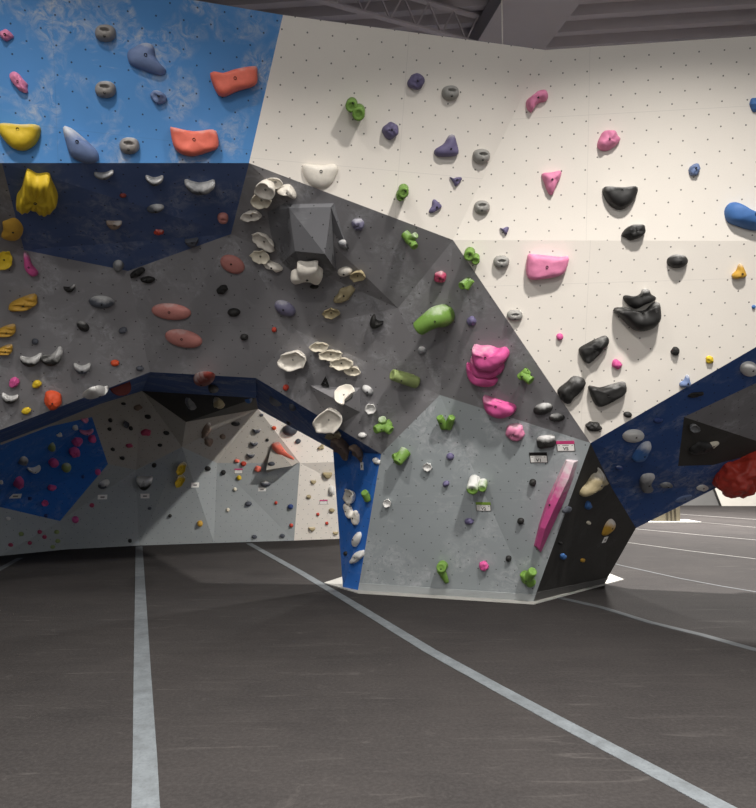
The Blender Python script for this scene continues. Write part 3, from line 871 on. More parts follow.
# kind colour chalk depth rot  px py w h | label | outline
parse('''
# upper blue panel
b ltpink 0 - -35 5.5 35 14 11 | small pink hold at the upper left edge of the blue panel
b ltpink 0 - -50 19 82 25 11 | slim pink hold on the blue panel above the yellow half moon
p taupe 0 - 0 105 32.5 21 17 | grey pocket hold on the blue panel, topmost of three in a column
s slate 1 .3 0 0 0 0 0 | large slate blue sloper on the upper blue panel right of the top pocket | 127,52 133,47 144,42 153,45 155,56 160,63 166,70 160,75 146,71 130,64
p taupe 1 - 0 105 89 21 17 | grey pocket hold on the blue panel, middle of three with chalky rim
b slate 1 - -30 158.5 97 16 13 | small slate blue hold on the blue panel below the large sloper
j yellow 1 .45 0 0 0 0 0 | yellow half moon hold at the left edge of the blue panel | 0,123 18,124 37,124.5 39,133 34,144 24,150 14,149 5,142 -2,131
s slate 2 .4 0 0 0 0 0 | large pale blue teardrop sloper just above the blue and navy fold | 62,127 69,127 80,135 95,149 98,157 95,162 84,163 71,157 66,146
p taupe 1 - 0 129 145.5 20 17 | grey pocket hold on the blue panel just above the fold, beside the salmon block
k salmon 1 .4 0 0 0 0 0 | salmon orange block hold with chalky top just above the fold | 170,129 172,127 193,131 214,129.5 218,137 218,147 208,152 190,156 175,149
k salmon 1 .4 0 0 0 0 0 | salmon orange block hold high on the blue panel | @190,0,3.98 80,290 130,290 185,275 262,262 268,290 262,335 190,360 135,382 105,365
# dark blue overhang
k yellow 0 .4 0 0 0 0 0 | large pleated yellow hold on the navy overhang at the left | @0,160,8.98 230,135 265,130 330,165 430,160 460,220 512,340 510,410 460,465 400,485 340,455 285,430 180,462 145,430 148,360 190,290
e gold 0 .25 0 0 0 0 0 | round mustard plate hold below the pleated yellow hold | @0,160,8.98 125,503 180,530 215,610 190,700 120,740 15,710 30,640 22,570 60,545
m yellow 0 .3 -30 4 260 17 20 | mustard oval ring hold at the left picture edge below the round plate
v pink 1 .5 0 0 0 0 0 | pink claw shaped hold on dark grey beside the navy corner | @0,250,6.3 150,15 180,40 200,95 240,145 230,165 195,165 160,130 150,70
c grey 2 - 8 104 175.5 20 7 | chalky grey hold on the navy overhang near its top left
c graphite 3 - 0 154.5 181 18 9 | small crescent hold with white chalk on navy, middle of the top row
c graphite 3 - 0 200 188 31 13 | wide dark crescent hold with a white chalk smile on navy
e graphite 2 - 10 155.5 209.5 18 8 | slate egg hold on navy below the small crescent
j brown 1 - 0 114 226 16 8 | dull brown hold in the middle of the navy overhang
b red 1 - 0 159 232.5 11 5 | small flat red hold on the navy overhang
x maroon 0 - 0 123 196 7 4 | tiny maroon foothold on the navy overhang
p rose 0 - 0 223 219 11 10 | round red ring hold near the right edge of navy
j graphite 0 - 10 192 243.5 14 8 | dark hold at the lower right edge of navy
e grey 1 - -50 118 267 11 11 | chalky grey hold in the lowest corner of navy
b black 0 - 25 137 273 16 8 | black hold just under the lowest navy corner, left of a pair
b black 0 - 0 147.5 280 14 7 | black hold just under the lowest navy corner, right of a pair
# left dark grey
c black 2 - 10 69.5 289 12 7 | small black crescent hold on grey between pink claw and graphite bar
e graphite 2 .6 -3 101.5 303 26 12 | graphite bar hold on grey below the navy corner
e black 1 - -30 83 327 14 9 | black oval hold below the graphite bar on grey
b graphite 0 - 20 123 331 9 6 | tiny dark hold on grey right of the black oval
x graphite 0 - 0 35 342 7 6 | tiny dark foothold above the two chalky crescents
r gold .5 - 10 22.5 304 30 14 | yellow ridged hold on left grey, uppermost of three ridged ones
r gold .5 - 5 6 331.5 19 12 | yellow ridged hold on left grey, middle of three ridged ones
r gold .5 - 5 5 350.5 15 10 | yellow ridged hold on left grey, lowest of three ridged ones
s rose .6 .3 -6 170.5 312.5 40 16 | long dusty rose oval on dark grey, upper of two under navy
s rose .6 .3 -12 183 339.5 38 17 | long dusty rose oval on dark grey, lower of two under navy
s rose 0 .3 -25 232 265 26 17 | dusty rose oval hold right of the navy overhang
b black 0 - 20 222 290 11 8 | small black hold below the single rose oval
e black 0 - 0 233.5 313 13 8 | black oval hold on dark grey left of the purple grey hold
x black 0 - 0 244 337.5 8 6 | tiny black foothold on dark grey below the black oval
c black 3 - 8 31 361 22 11 | black crescent with chalky top, left of an overlapping pair
c black 3 - 25 52.5 358.5 24 14 | black crescent with chalky top, right of an overlapping pair
c graphite 3 - 0 82 369 17 10 | chalky graphite crescent right of the overlapping crescent pair
x orange 0 - 0 115 363.5 9 6 | tiny orange foothold on grey near the arch top
e graphite 0 - 0 140 369 8 5 | tiny slate foothold at the edge of the arch
b pink 0 - 20 14 383 11 9 | small pink hold near the left edge above the arch
b yellow 0 - 20 37 384.5 10 7 | small yellow hold near the left edge above the arch, upper one
c black 3 - -8 9.5 399 17 9 | black hold with chalk at the left picture edge above the arch
b orange 0 .55 -20 53 401.5 18 16 | bright orange hold on the left edge of the arch
b yellow 0 - 10 26.5 411 10 6 | small yellow hold on the left edge of the arch, lower one
# arch underside
s white 3 .5 14 96 396 38 10 | long white chalky sloper on the underside of the arch at left
s maroon 0 .6 14 120 397 26 11 | long maroon sloper on the underside of the arch beside the white one
s maroon 1 .5 -4 204 380 36 13 | broad maroon sloper hanging under the arch top
s black 0 .35 -5 213 389.5 34 10 | flat black hold under the broad maroon sloper
b grey 1 - 0 190 404.5 12 12 | pale grey lumpy hold in the black underside corner
b tan 1 - -30 218.5 403.5 14 10 | tan lumpy hold with chalk on the black underside
e blue 2 - -30 248 406.5 11 5 | small bright blue hold on the black underside
e grey 0 - -10 275 402.5 12 10 | dim grey round hold on the blue underside, upper of two
e graphite 0 - -10 292 408 9 8 | dim dark round hold on the blue underside, lower of two
s graphite 0 .7 0 290 430 15 12 | dark round hold jutting over the bright far white wall
m brown 0 .6 -20 341.5 446 19 22 | large dim brown mushroom plate deep under the arch edge
m brown 0 .6 0 357 451 13 15 | smaller dim brown mushroom plate deep under the arch edge
m tan 1 .5 5 334 434.5 24 8 | tan mushroom ledge just under the largest cream mushroom
# centre dark grey
m offw 0 .7 0 0 0 0 0 | cream mushroom ring hold at the top of the mushroom arc | @230,160,5.775 165,115 200,105 250,130 270,165 260,205 220,215 180,200 150,175 155,140
m offw 0 .5 0 0 0 0 0 | cream shelf behind the top mushroom ring under the white panel | @230,160,5.775 215,105 250,98 290,108 308,135 290,155 260,160 235,130
m cream 0 .6 0 0 0 0 0 | cream mushroom plate directly below the top ring | @230,160,5.775 130,205 155,180 200,210 245,215 240,250 200,268 150,255 128,230
b offw 0 .7 0 0 0 0 0 | cream tongue shaped shelf right of the top mushroom ring | @230,160,5.775 268,180 290,158 340,150 370,180 382,215 370,228 335,205 290,195
m offw 0 .6 3 251.5 215 21 10 | small cream shelf left of the large grey volume, highest of the left arc
m offw 0 .5 -38 264 240.5 28 12 | slanted cream shelf at the left side of the large grey volume
m cream 0 .55 -12 261 256 20 13 | cream shelf below the slanted one beside the grey volume
b offw 0 .5 -20 272.5 266.5 20 9 | cream wedge shelf at the lower left foot of the grey volume
k offw 0 .5 0 0 0 0 0 | cream horned hold on the underside of the large grey volume | @230,160,5.775 385,600 440,605 500,595 505,630 535,660 535,690 520,715 495,695 440,685 400,690 365,705 352,690 360,665 385,650
e offw 0 .5 5 344.5 272.5 15 9 | cream oval shelf at the lower right of the grey volume
m tan 0 .6 0 358 275 16 10 | tan shelf right of the cream oval beside the grey volume
b tan 0 .4 38 344 295 26 12 | tan slanted fungus hold on dark grey below the volume
m tan 0 .5 5 331.5 312.5 18 10 | tan shelf with a bolt under the slanted fungus hold
b lav 1 - 0 358 225.5 13 12 | small purple grey round hold right of the grey volume
b grey 2 - 60 344 245 9 9 | small chalky grey foothold on the right flank of the grey volume
s lav .8 .5 -28 284.5 309.5 23 13 | purple grey sloper on dark grey below the cream horned hold
x black 0 - 0 314 287 9 4 | flat black foothold right under the cream horned hold
x red 0 - 0 274 330 5 5 | tiny red foothold below the purple grey sloper
c black 0 - -40 375 323 13 12 | thin black crescent hold on dark grey left of the big green pipe
m offw 0 .7 3 294 359 29 19 | wide cream mushroom plate alone left of the four stepped shelves
m cream 0 .8 2 319.6 346 20 9 | cream shelf, highest of four stepped mushroom shelves
m cream 0 .8 2 331 354 24 10 | cream shelf, second from top of four stepped mushroom shelves
m cream 0 .8 0 342 362.5 24 11 | cream shelf, third from top of four stepped mushroom shelves
m cream 0 .8 -8 352.5 370 17 9 | cream shelf, lowest of four stepped mushroom shelves
x red 0 - 0 285.5 388 6 6 | tiny red foothold left of the black triangle ring
m offw 0 .5 0 0 0 0 0 | cream mushroom ring hold on the brown grey pyramid volume | @260,330,4.447 340,275 365,257 400,255 425,275 405,300 380,315 370,338 340,330 332,300
m offw 0 .7 0 0 0 0 0 | largest cream mushroom hold at the lower edge of the arch | @260,330,4.447 252,375 290,350 310,338 345,348 372,375 370,400 345,430 330,443 270,443 255,425 246,395
x white 0 - 20 314.5 423 6 4 | tiny white foothold touching the largest cream mushroom
e grey 3 - -40 367.5 391 13 8 | chalky grey oval hold right of the brown pyramid volume
m white 0 - 0 370.5 408 11 10 | small white pocket hold left of the green fork on dark grey
e white 1 - 0 362 435.7 9 5 | small white hold at the arch edge above the blue pillar side
# right grey facets
b wine 1 - 20 440 277.5 12 11 | small faded pink hold on grey above the big green pipe
b purple 0 - -30 471 321.5 9 9 | small dark purple hold on grey right of the big green pipe
b grey 2 - 0 422 351 8 8 | small chalk covered dark hold below the big green pipe
j pink 0 .45 0 0 0 0 0 | pink crescent shelf, lowest of the stack of three on grey | @450,330,6.873 110,235 135,250 160,310 230,335 315,340 310,380 240,395 160,370 115,310
j pink 1 .5 0 0 0 0 0 | pink crescent shelf, middle of the stack of three on grey | @450,330,6.873 140,190 165,230 230,250 330,240 365,250 350,300 270,340 190,335 140,285
j pink 1 .75 0 0 0 0 0 | pink crescent shelf with bolt, uppermost of the stack of three | @450,330,6.873 152,120 200,130 260,128 320,150 360,138 390,160 392,200 350,250 300,285 220,280 165,240 150,170
j pink 1 .5 0 0 0 0 0 | single pink crescent shelf below the pink stack | @450,330,6.873 225,460 280,480 350,500 440,530 440,575 370,608 300,600 245,560 225,500
e black 1.5 - 12 542.5 410 20 11 | black egg hold on grey near the pillar tip, upper left of a pair
e black 1.5 - 0 556.5 418.5 16 8 | black egg hold on grey near the pillar tip, lower right of a pair
# pillar face
b ltpink 1 .4 15 515 433 20 17 | wrinkled pink hold on the pillar just below the fold
k black 2 .5 8 546 442 19 12 | black block with a chalky top beside the route cards
e purple 0 - 0 450 457 8 7 | small purple foothold on the pillar below the green butterfly hold
m white 0 - 0 427.5 466.5 9 8 | small white pocket on the pillar, upper of two
m white 0 - 0 387.5 502.5 8 8 | small white pocket on the pillar, lower of two near the blue side
b purple 0 - 30 445.8 484 7 6 | tiny dark purple foothold on the pillar left of the chalky green pipes
b purple 0 - 0 469 521.5 9 6 | small purple foothold in the shadow under the green route card
x black 0 - 0 532.5 483 7 7 | black foothold on the pillar left of the long pink fin
x black 0 - 0 520.5 521.5 7 6 | black foothold on the pillar beside the middle of the pink fin
x black 0 - 0 508.5 559 6 6 | black foothold on the pillar, lowest one
b pink 0 - -35 483.5 566.5 10 9 | small pink hold low on the pillar face
# charcoal side
v tan 2 .35 0 0 0 0 0 | large cream and gold winged hold on the charcoal pillar side | @576,430,7.56 100,420 150,345 190,335 190,290 225,360 240,400 200,420 140,460 70,475 45,520 60,465
b blue 0 - 0 588.5 505.7 8 8 | blue foothold on the charcoal side, upper of two
x cream 0 - 0 589 523 5 4 | tiny cream foothold on the charcoal side
s gold 2 .4 0 0 0 0 0 | gold leaf shaped hold low on the charcoal side | @470,430,4.2 555,435 575,395 600,378 613,390 605,415 580,440 560,448
b blue 0 - 0 563.6 557 9 6 | blue foothold on the charcoal side, lower of two
b gold 0 - 10 583 560.5 6 4 | tiny yellow foothold near the charcoal side foot
b graphite 0 - 30 567.5 510 10 5 | dark grey foothold on the charcoal side behind the pink fin
x black 0 - 0 560.5 543 5 4 | tiny black foothold on the charcoal side
# right underside
s white 2 .3 5 634 437 22 13 | rounded white chalky hold on the right blue underside, nearest the pillar tip
t blue 2 .35 0 0 0 0 0 | blue triangular hold with chalk below the rounded white one | @576,430,7.56 430,215 500,120 570,100 560,150 520,225 480,240 440,240
v grey 2 .35 0 0 0 0 0 | grey chalky angular hold low on the right blue underside | @576,430,7.56 475,400 490,340 560,330 600,345 570,410 605,445 570,475 510,470
b grey 1 - 0 667 485.5 12 6 | small grey hold right of the angular chalky hold
e navy 1 - 0 619.6 468.5 8 5 | tiny bluish foothold between white hold and charcoal side
s white 1 .35 0 750 370 18 15 | white and blue round hold at the right picture edge under white wall
b black 0 .3 10 696 395 16 5 | flat dark hold on the blue underside below the white wall edge
m grey 1 - 0 694 427.5 10 8 | small pale ring hold at the tip of the charcoal underside
b black 0 .4 15 702 449 24 11 | black wedge hold on the charcoal underside
b cream 0 .5 15 713 445 13 5 | slim cream hold resting against the black wedge hold
b white 0 .3 5 703 488 12 6 | pale flat hold near the lower edge of the blue underside
s slate 0 .2 20 684 499 18 5 | long slate hold along the lower edge of the blue underside
e navy 0 - 10 658.5 421 10 5 | dim navy foothold in the middle of the right underside
# upper white panels
s offw 0 .3 0 0 0 0 0 | large cream white half round hold on the left white panel near the edge | @190,0,3.98 447,665 460,652 520,658 570,652 592,670 580,705 560,735 520,750 480,735 455,700
b purple 0 .6 0 417 81.5 17 16 | round purple hold high on the left white panel
b purple 0 .6 0 391 130.5 17 16 | round purple hold on the left white panel beside the triangular one
t purple 1 .4 0 447 145.5 24 22 | purple triangular hold on the left white panel
v purple 0 .5 0 456 181.5 12 9 | small purple wedge hold below the triangular one
t purple 0 .4 30 434 206 14 11 | small purple hold above the dark overhang corner
v purple 0 .5 10 505 231 9 8 | tiny purple hold just above the white fold
p silver 0 - 0 451 92.5 17 15 | silver pocket hold on white, highest of five in a column
p silver 0 - 0 482 156 17 15 | silver pocket hold on white, second from top of five
p silver 0 - 0 482 207 16 14 | silver pocket hold on white, third from top of five
p silver 0 - 0 501.5 262 16 13 | silver pocket hold on white, fourth from top, just under the fold
p silver 0 - 0 515 315.5 16 11 | silver pocket hold on white, lowest of five in a column
b ltpink 0 .45 0 0 0 0 0 | pink bone shaped hold on the right white panel, uppermost pink | @380,0,3.98 585,395 610,378 630,358 660,358 672,380 660,400 635,405 615,425 605,443 590,435 583,415
v ltpink 0 .45 0 0 0 0 0 | pink wishbone shaped hold on the right white panel | @380,0,3.98 645,690 680,685 720,678 722,700 705,735 685,775 668,760 655,725
b ltpink 0 .5 30 609 140 23 18 | lumpy pink hold on the right white panel above the black half round
k ltpink 0 .4 0 0 0 0 0 | wide pink block hold just below the white fold | @0,0,1 528,256 534,254.5 560,257 569,257 567,268 562,275 545,279 528,278
b pink 0 - 0 617 364.5 10 10 | pink flower shaped hold on the lower white panel
x pink 0 - 0 560 337 7 7 | tiny pink foothold on the lower white panel left edge
j black 1 .5 0 621 197.5 35 23 | black half round hold on the upper right white panel
b black 1 .6 15 635.5 231.5 24 15 | black angular hold straddling the white fold
e black 1 .7 5 678.5 261.5 21 14 | black rounded hold below the fold with a long shadow
j black 1 .5 0 0 0 0 0 | black lumpy hold directly above the big black scoop | @590,260,8.4 285,320 310,300 380,310 430,290 450,250 500,250 520,290 560,315 545,345 470,375 400,412 360,405 310,365
j black 1 .6 0 0 0 0 0 | big black scoop hold on the lower white panel | @590,260,8.4 210,435 240,408 330,412 400,440 480,430 540,375 590,362 603,440 600,500 560,560 490,595 420,605 360,580 270,490
b black .5 .4 0 0 0 0 0 | black angular hold left of the big scoop on lower white | @576,340,4.2 15,42 55,15 85,0 125,-15 142,0 130,30 90,70 50,97 30,85
b black .5 .4 0 0 0 0 0 | black angular hold at the lower white panel's left edge | @420,340,4.2 580,215 620,180 650,155 695,170 690,200 655,240 625,272 595,255
k black .8 .4 0 0 0 0 0 | wide black block with chalky top low on the lower white panel | @580,360,7.56 68,210 105,205 160,215 250,190 335,170 350,190 348,245 270,300 160,352 110,330
b black 0 .5 -10 594 427 16 10 | black oval hold nearest the bottom tip of the white wall
e black 0 - -10 628 415 9 6 | small black foothold on lower white right of the wide block
b black 0 .6 25 675.5 351.5 9 8 | small black hold on lower white near the blue edge
t slate 1 .5 0 685.5 381.5 11 12 | slate grey triangular hold at the white wall's lower edge
b yellow 0 - 0 710 360 8 8 | small yellow hold on lower white near the blue edge
t gold 1 .5 10 739 271.5 14 14 | tan shell shaped hold on the lower white panel at right
b slate 0 .6 -30 695 169.5 11 13 | small blue lumpy hold on the upper right white panel
b blue 0 .5 0 755 104 10 14 | blue hold cut by the right picture edge, upper one
s blue 0 .45 0 0 0 0 0 | large blue teardrop hold cut by the right picture edge | @566,150,3.98 640,240 655,212 680,205 720,230 790,260 850,290 850,310 760,318 690,300 650,280
x blue 0 - 0 754 307 4 4 | tiny blue foothold at the right picture edge
# blue pillar side
m offw 0 .4 0 350.5 496.5 14 16 | cream oval plate on the blue pillar side, uppermost
b offw 0 .5 -60 348 511 18 8 | cream slanted flake below the uppermost cream plate
b offw 0 .5 85 355 518 15 8 | cream upright flake right of the slanted flake
e white 0 .5 60 355.5 539.5 17 8 | white slanted wing hold, upper of the lowest two on blue
b white 0 .5 45 356.5 557 19 8 | white bone shaped hold, lowest on the blue pillar side
e white 1 - -40 375.5 461 9 6 | small white hold on the blue side near its top corner
x black 0 - 0 345 553.5 4 5 | tiny dark foothold at the left edge of the blue side
# far white wall
x graphite 0 - 0 261.5 415 4 3 | tiny dark foothold in the top corner of the far white wall
x orange 0 - 0 274 428 5 4 | tiny orange foothold high on the far white wall
x graphite 0 - 0 288.5 423.5 6 4 | dark foothold on the far white wall right of the orange one
b graphite 0 - 20 298 441.5 6 5 | dark foothold on the far white wall level with the wedge
t tan 0 - 0 321 446.5 7 6 | tan hold near the upper right corner of the far white wall
j tan 0 - 0 327.6 476 10 6 | tan half round hold on the far white wall below its fold
j tan 0 - 0 313.6 482.5 6 4 | small tan hold on the far white wall, upper left of the lower half
x tan 0 - 0 309 497 5 4 | small tan hold on the far white wall left of its route card
e white 1 - 0 332 491 7 10 | upright chalky hold on the far white wall beside the blue pillar
x tan 0 - 0 332 510.5 6 4 | small tan hold on the far white wall below the upright one
x red 0 - 0 318 514.5 3.4 3.4 | tiny red foothold on the far white wall, left of two low ones
x red 0 - 0 327 523.5 3.4 3.4 | tiny red foothold on the far white wall, right of two low ones
j tan 0 - 0 312 529.6 7 4 | tan hold near the floor on the far white wall, left one
j tan 0 - 0 335.7 533.5 6 3 | tan hold near the floor on the far white wall, right one
# far middle and right
c graphite 2 .9 0 256.7 431 8 5 | grey ledge hold, top rung of three on the far wall
c graphite 2 .9 0 254.2 444 8 5 | grey ledge hold, middle rung of three on the far wall
c graphite 2 .9 0 251 455.7 8 5 | grey ledge hold, bottom rung of three on the far wall
x black 0 - 0 267.3 440 3.4 3.4 | tiny black foothold right of the three ledge rungs
s salmon 1 .6 0 0 0 0 0 | big red orange horn hold on the far wedge volume | @220,420,9.45 485,235 520,212 560,208 590,250 640,315 705,360 700,378 640,362 560,340 510,300
x graphite 0 .5 0 271.4 463.5 7 4 | dark ledge on the wedge volume below the red horn
b salmon 0 .6 0 258 469 7 6 | small red hold on the far wall below the ledge rungs
b salmon 0 .6 0 237 461 6 4 | small red hold on the far wall, upper left of a touching pair
e red 0 .6 0 243.5 464 6 5 | small red hold on the far wall, lower right of a touching pair
x yellow 0 - 0 239 478 5 5 | yellow foothold below the red framed card on the far wall
x cream 0 - 0 235 489.5 4 4 | tiny cream foothold on the far wall, upper of two
x cream 0 - 0 228 510 4 4 | tiny cream foothold on the far wall, lower of two
x black 0 - 0 223.5 472.5 5 5 | black foothold on the far wall left of the red framed card
e black 1 - 0 236 424 9 5 | black hold high on the far offwhite panel
x brown 0 - 0 223 437 6 5 | small brown foothold right of the beige skull holds
b graphite 2 .6 0 265.5 484 10 6 | dark chalky hold above a white card on the far wall
x graphite 0 - 0 248.5 504 7 5 | dark foothold on the far grey panel, middle height
x red 0 - 0 276 503 3.4 3.4 | tiny red foothold left of the far blue foothold
x navy 0 - 0 290.6 507 6 5 | dark blue foothold on the far grey panel near the white edge
x red 0 - 0 291.3 525.6 4 4 | tiny red foothold near the white edge of the far grey panel
b graphite 0 - 0 254.4 537 6 4 | dark foothold close to the floor on the far grey panel, left one
b graphite 0 - 0 282.5 536 6 4 | dark foothold close to the floor on the far grey panel, right one
x gold 0 - 0 200 524 6 6 | yellow knob low on the far middle grey panel
x black 0 - 0 170 516 3.6 3.6 | tiny black foothold low on the far middle grey panel
x graphite 0 - 0 149.5 508.5 4 3 | tiny grey foothold below the far chalky black hold
x black 0 - 0 130 541 4 4 | tiny black foothold beside the top of the tape strip
b brown 1 .5 62 206.5 431 17 6 | beige long bar hold on the far offwhite panel
b brown 1 .5 0 209 442 9 10 | beige lumpy skull like hold under the long bar
m yellow 2 .9 60 181.5 467.5 15 8 | yellow chalky plate on the far wall, upper of two
m yellow 2 .9 60 180 480 15 8 | yellow chalky plate on the far wall, lower of two
x black 0 - 0 208 468.6 6 5 | black foothold right of the yellow chalky plates
j black 3 .6 0 144 484 16 14 | large black hold with chalky top on the far grey wall
x black 0 - 0 154 465.5 5 5 | black foothold above the large far black hold
e graphite 3 .6 35 104.5 485 13 7 | dark oval hold with chalky tip on the far left grey panel
# far hexagon
x black 0 - 0 110.6 420.6 4.4 4 | black foothold on the far hexagon, upper of two at its left
x black 0 - 0 109.7 429.4 4.4 3.4 | black foothold on the far hexagon, lower of two at its left
m graphite 0 - 0 126 424 6 7 | dark ring hold on the far hexagon
x black 0 - 0 131 428.7 4.4 4 | black foothold touching the dark ring on the hexagon
b black 0 - -15 148 417 7 4 | black hold on the upper right of the far hexagon
b brown 0 - 10 138 408 8 5 | tan hold near the top of the far hexagon
x black 0 - 0 123.6 404 5 2.6 | flat black foothold in the top corner of the far hexagon
b wine 0 - 0 146 433 10 6 | muted red hold on the far hexagon, larger one
b wine 0 - 0 129.5 446 7 4 | muted red hold on the far hexagon, smaller one
b black 0 - -10 166.5 433.3 6 4 | black hold near the right corner of the far hexagon
x black 0 - 0 160 445.4 5 3 | small black foothold near the lower right edge of the hexagon
x black 0 - 0 113 449.7 4.4 3.4 | black foothold at the lower left edge of the hexagon
x black 0 - 0 122.4 458.4 5.4 3.4 | black foothold near the lower corner of the hexagon
# far blue
c ltpink 1 .7 0 85 420.5 10 5 | pink and white hold at the top of the far blue panel
c ltpink 1 .7 5 87 432.5 14 5 | long pale pink ledge on the far blue panel
b pink 0 - 0 92.5 439.5 8 8 | pink hold at the right edge of the far blue panel under the ledge
b white 0 - 0 75.4 428 7 5 | small white star shaped hold on the far blue panel top
t white 0 - 0 59.5 434.8 7 4 | small white triangular hold on the far blue panel
b pink 0 .5 20 77.5 442.5 11 8 | pink hold on far blue, upper of a close pair
b pink 0 .5 0 75 453 11 10 | pink hold on far blue, lower of a close pair
e sage 1 .6 0 52.5 448 9 9 | sage green round hold on far blue, upper one
b pink 0 .5 0 53.6 463.6 10 9 | pink hold on far blue between the two sage green ones
e sage 1 .6 20 66.7 468.6 10 9 | sage green round hold on far blue, lower one
b grey 2 .4 0 24 461.7 13 8 | grey star shaped hold on far blue
c white 1 .6 12 35 470 15 6 | white crescent hold on the far blue panel
x pink 0 - 0 98 472.5 6 6 | tiny pink hold at the right corner of far blue
b pink 0 .6 0 19 483 12 11 | large pink hold at the left of the far blue panel
b pink 0 .6 -10 52 488 9 6 | pink hold on the far blue panel low in the middle
x white 0 - 0 1.5 482.5 5 4 | white hold at the left picture edge on far blue
x navy 0 - 0 83 477 3.4 3.4 | tiny blue foothold on the far blue panel, right one
m pink 0 - 0 45 502.6 7 6 | pink ring hold near the bottom of the far blue panel
x navy 0 - 0 30 498.6 4 3.4 | tiny blue foothold right of the far left card
x navy 0 - 0 46 516 4 3.4 | tiny dark foothold on the lower edge of far blue
# far low left
x white 0 - 0 8.4 518.6 5 4 | white foothold on the far left grey panel
x sage 0 - 0 21.5 534 5 4.4 | sage foothold on the far left grey panel, leftmost green
x wine 0 - 0 40 532 4.4 4.4 | pink foothold on the far left grey panel, upper middle one
x wine 0 - 0 44.7 537 4.4 4.4 | pink foothold on the far left grey panel, just right below the upper one
x wine 0 - 0 30 543 4.4 4 | pink foothold on the far left grey panel near the floor
x wine 0 - 0 11 545 5 4 | pink foothold on the far left grey panel, leftmost
x sage 0 - 0 57 532 5 4.4 | sage foothold by the far grey corner, top of three
x sage 0 - 0 58 541 5 4.4 | sage foothold by the far grey corner, middle of three
x sage 0 - 0 53 547 5 4 | sage foothold by the far grey corner, bottom of three
x wine 0 - 0 92 505.5 5 4.4 | small pink foothold on the far grey panel under the oval hold
x pink 0 - 0 75.4 520 7 7 | pink knob on the far grey panel right of the blue corner
''')
# long pink fin: two long facets meeting in a ridge
_s = len(SURF)
o = volume([(565.5, 459.5, 0), (558, 475, 0), (547, 499, 0), (538.5, 525, 0), (533.5, 546, 0), (541, 553.5, 0), (553, 527, 0), (565, 501, 0), (574.5, 476, 0), (578.5, 461, 0),
        (574, 462.5, .1), (568, 480, .14), (556, 505, .15), (545, 529, .14), (539.5, 549, .08), (567, 461.5, .09), (560, 478, .12), (549, 503, .13), (540, 527, .12), (535.5, 545.5, .07)],
       [(0, 1, 16, 15), (1, 2, 17, 16), (2, 3, 18, 17), (3, 4, 19, 18), (15, 16, 11, 10), (16, 17, 12, 11), (17, 18, 13, 12), (18, 19, 14, 13),
        (10, 11, 8, 9), (11, 12, 7, 8), (12, 13, 6, 7), (13, 14, 5, 6), (0, 15, 10, 9), (19, 4, 5, 14)],
       hold_mat('pink', COLS['pink'], 2, 2), 'long curved pink fin hold along the right edge of the pillar', 'fin_hold')
o['category'] = 'climbing hold'
del SURF[_s:]
b_ = bpy.data.objects.new('bolt', BOLTS[.010]); COL.objects.link(b_); b_.parent = o
hit = cast(549.5, 505); place = Matrix((*basis(hit[1]), hit[1])).transposed().to_4x4()
bp_ = hit[0] + hit[1] * .14; rr = ray(549.5, 505); bp_ = CAM + rr * ((bp_ - CAM).dot(hit[1]) / rr.dot(hit[1]))
b_.matrix_world = Matrix.Translation(bp_ - o.location) @ place
# green pipe holds
G = 'green'
pipe(G, 0, [[(351, 106.5, .17, 5), (352, 103, 0, 5)], [(358.5, 114.5, .17, 5.6), (359, 110, 0, 5.6)]], 'pair of green stub pipes end on, high on the left white panel', 354, 110)
pipe(G, 0, [[(403.5, 193, .15, 4.8), (403.5, 189, 0, 5)], [(400.5, 197, .11, 4), (400.5, 194, 0, 4.2)]], 'green double stub pipe at the lower edge of the left white panel', 403, 192)
pipe(G, 1, [[(415, 247, .14, 3.6), (410, 240, .06, 4.2), (405, 234, 0, 4.5)], [(416, 235, .1, 3), (408, 241, .05, 4)]], 'green forked pipe hold on dark grey below the white edge', 408, 240)
pipe(G, 0, [[(469, 256, .13, 5), (470, 252, 0, 5)], [(475.5, 261, .1, 4), (475.5, 257, 0, 4)]], 'green double stub pipe on the edge of the lower white panel', 471, 256)
pipe(G, 1, [[(461.5, 286, .14, 4), (466, 283, .07, 4), (468, 281, 0, 4)], [(466, 289, .13, 2.8), (472, 280, .1, 2.8)]], 'small green pipe hold with a white cross bar above the purple foothold', 466, 284)
pipe(G, 1, [[(418, 329, .17, 7.5), (426, 323, .17, 8.5), (436, 317, .14, 10.5), (442, 316, .07, 11), (444, 315, 0, 11)]], 'big bent green pipe hold on the lighter grey facet', 434, 320)
pipe('sage', 0, [[(392, 374.5, .14, 5.5), (402, 377.5, .09, 6.2), (416, 382, .0, 6.5)]], 'sage green straight pipe hold on dark grey right of the mushrooms', 404, 378)
pipe(G, 1, [[(375, 430, .14, 4), (382, 427, .08, 5), (390, 424, .02, 5)], [(391, 431, .1, 4.6), (383, 425, .04, 5)], [(382, 419, .08, 4), (384, 426, .03, 5)]], 'green forked pipe hold left of the pillar, on the dark grey', 384, 426)
pipe(G, 1, [[(397, 463, .14, 4.5), (401, 457, .08, 5.5), (406, 451, .02, 6)], [(393, 457, .11, 3), (400, 455, .05, 3.5)]], 'green forked pipe hold at the upper left corner of the pillar', 400, 457)
pipe(G, 0, [[(439.5, 417, .09, 3.4), (444.5, 427, .02, 4.4)], [(452, 417, .09, 3.4), (448, 427, .02, 4.4)]], 'green butterfly shaped hold near the top of the pillar', 446, 421)
pipe(G, 3, [[(472, 490, .2, 5.6), (475, 480, .0, 6)], [(482, 488.5, .15, 4), (483.5, 482, 0, 4.4)]], 'pair of chalky green stub pipes above the green route card', 477, 484)
pipe(G, 0, [[(364, 492, .08, 3.4), (368, 499, .01, 4.2)]], 'small green stub hold on the blue pillar side', 366, 495)
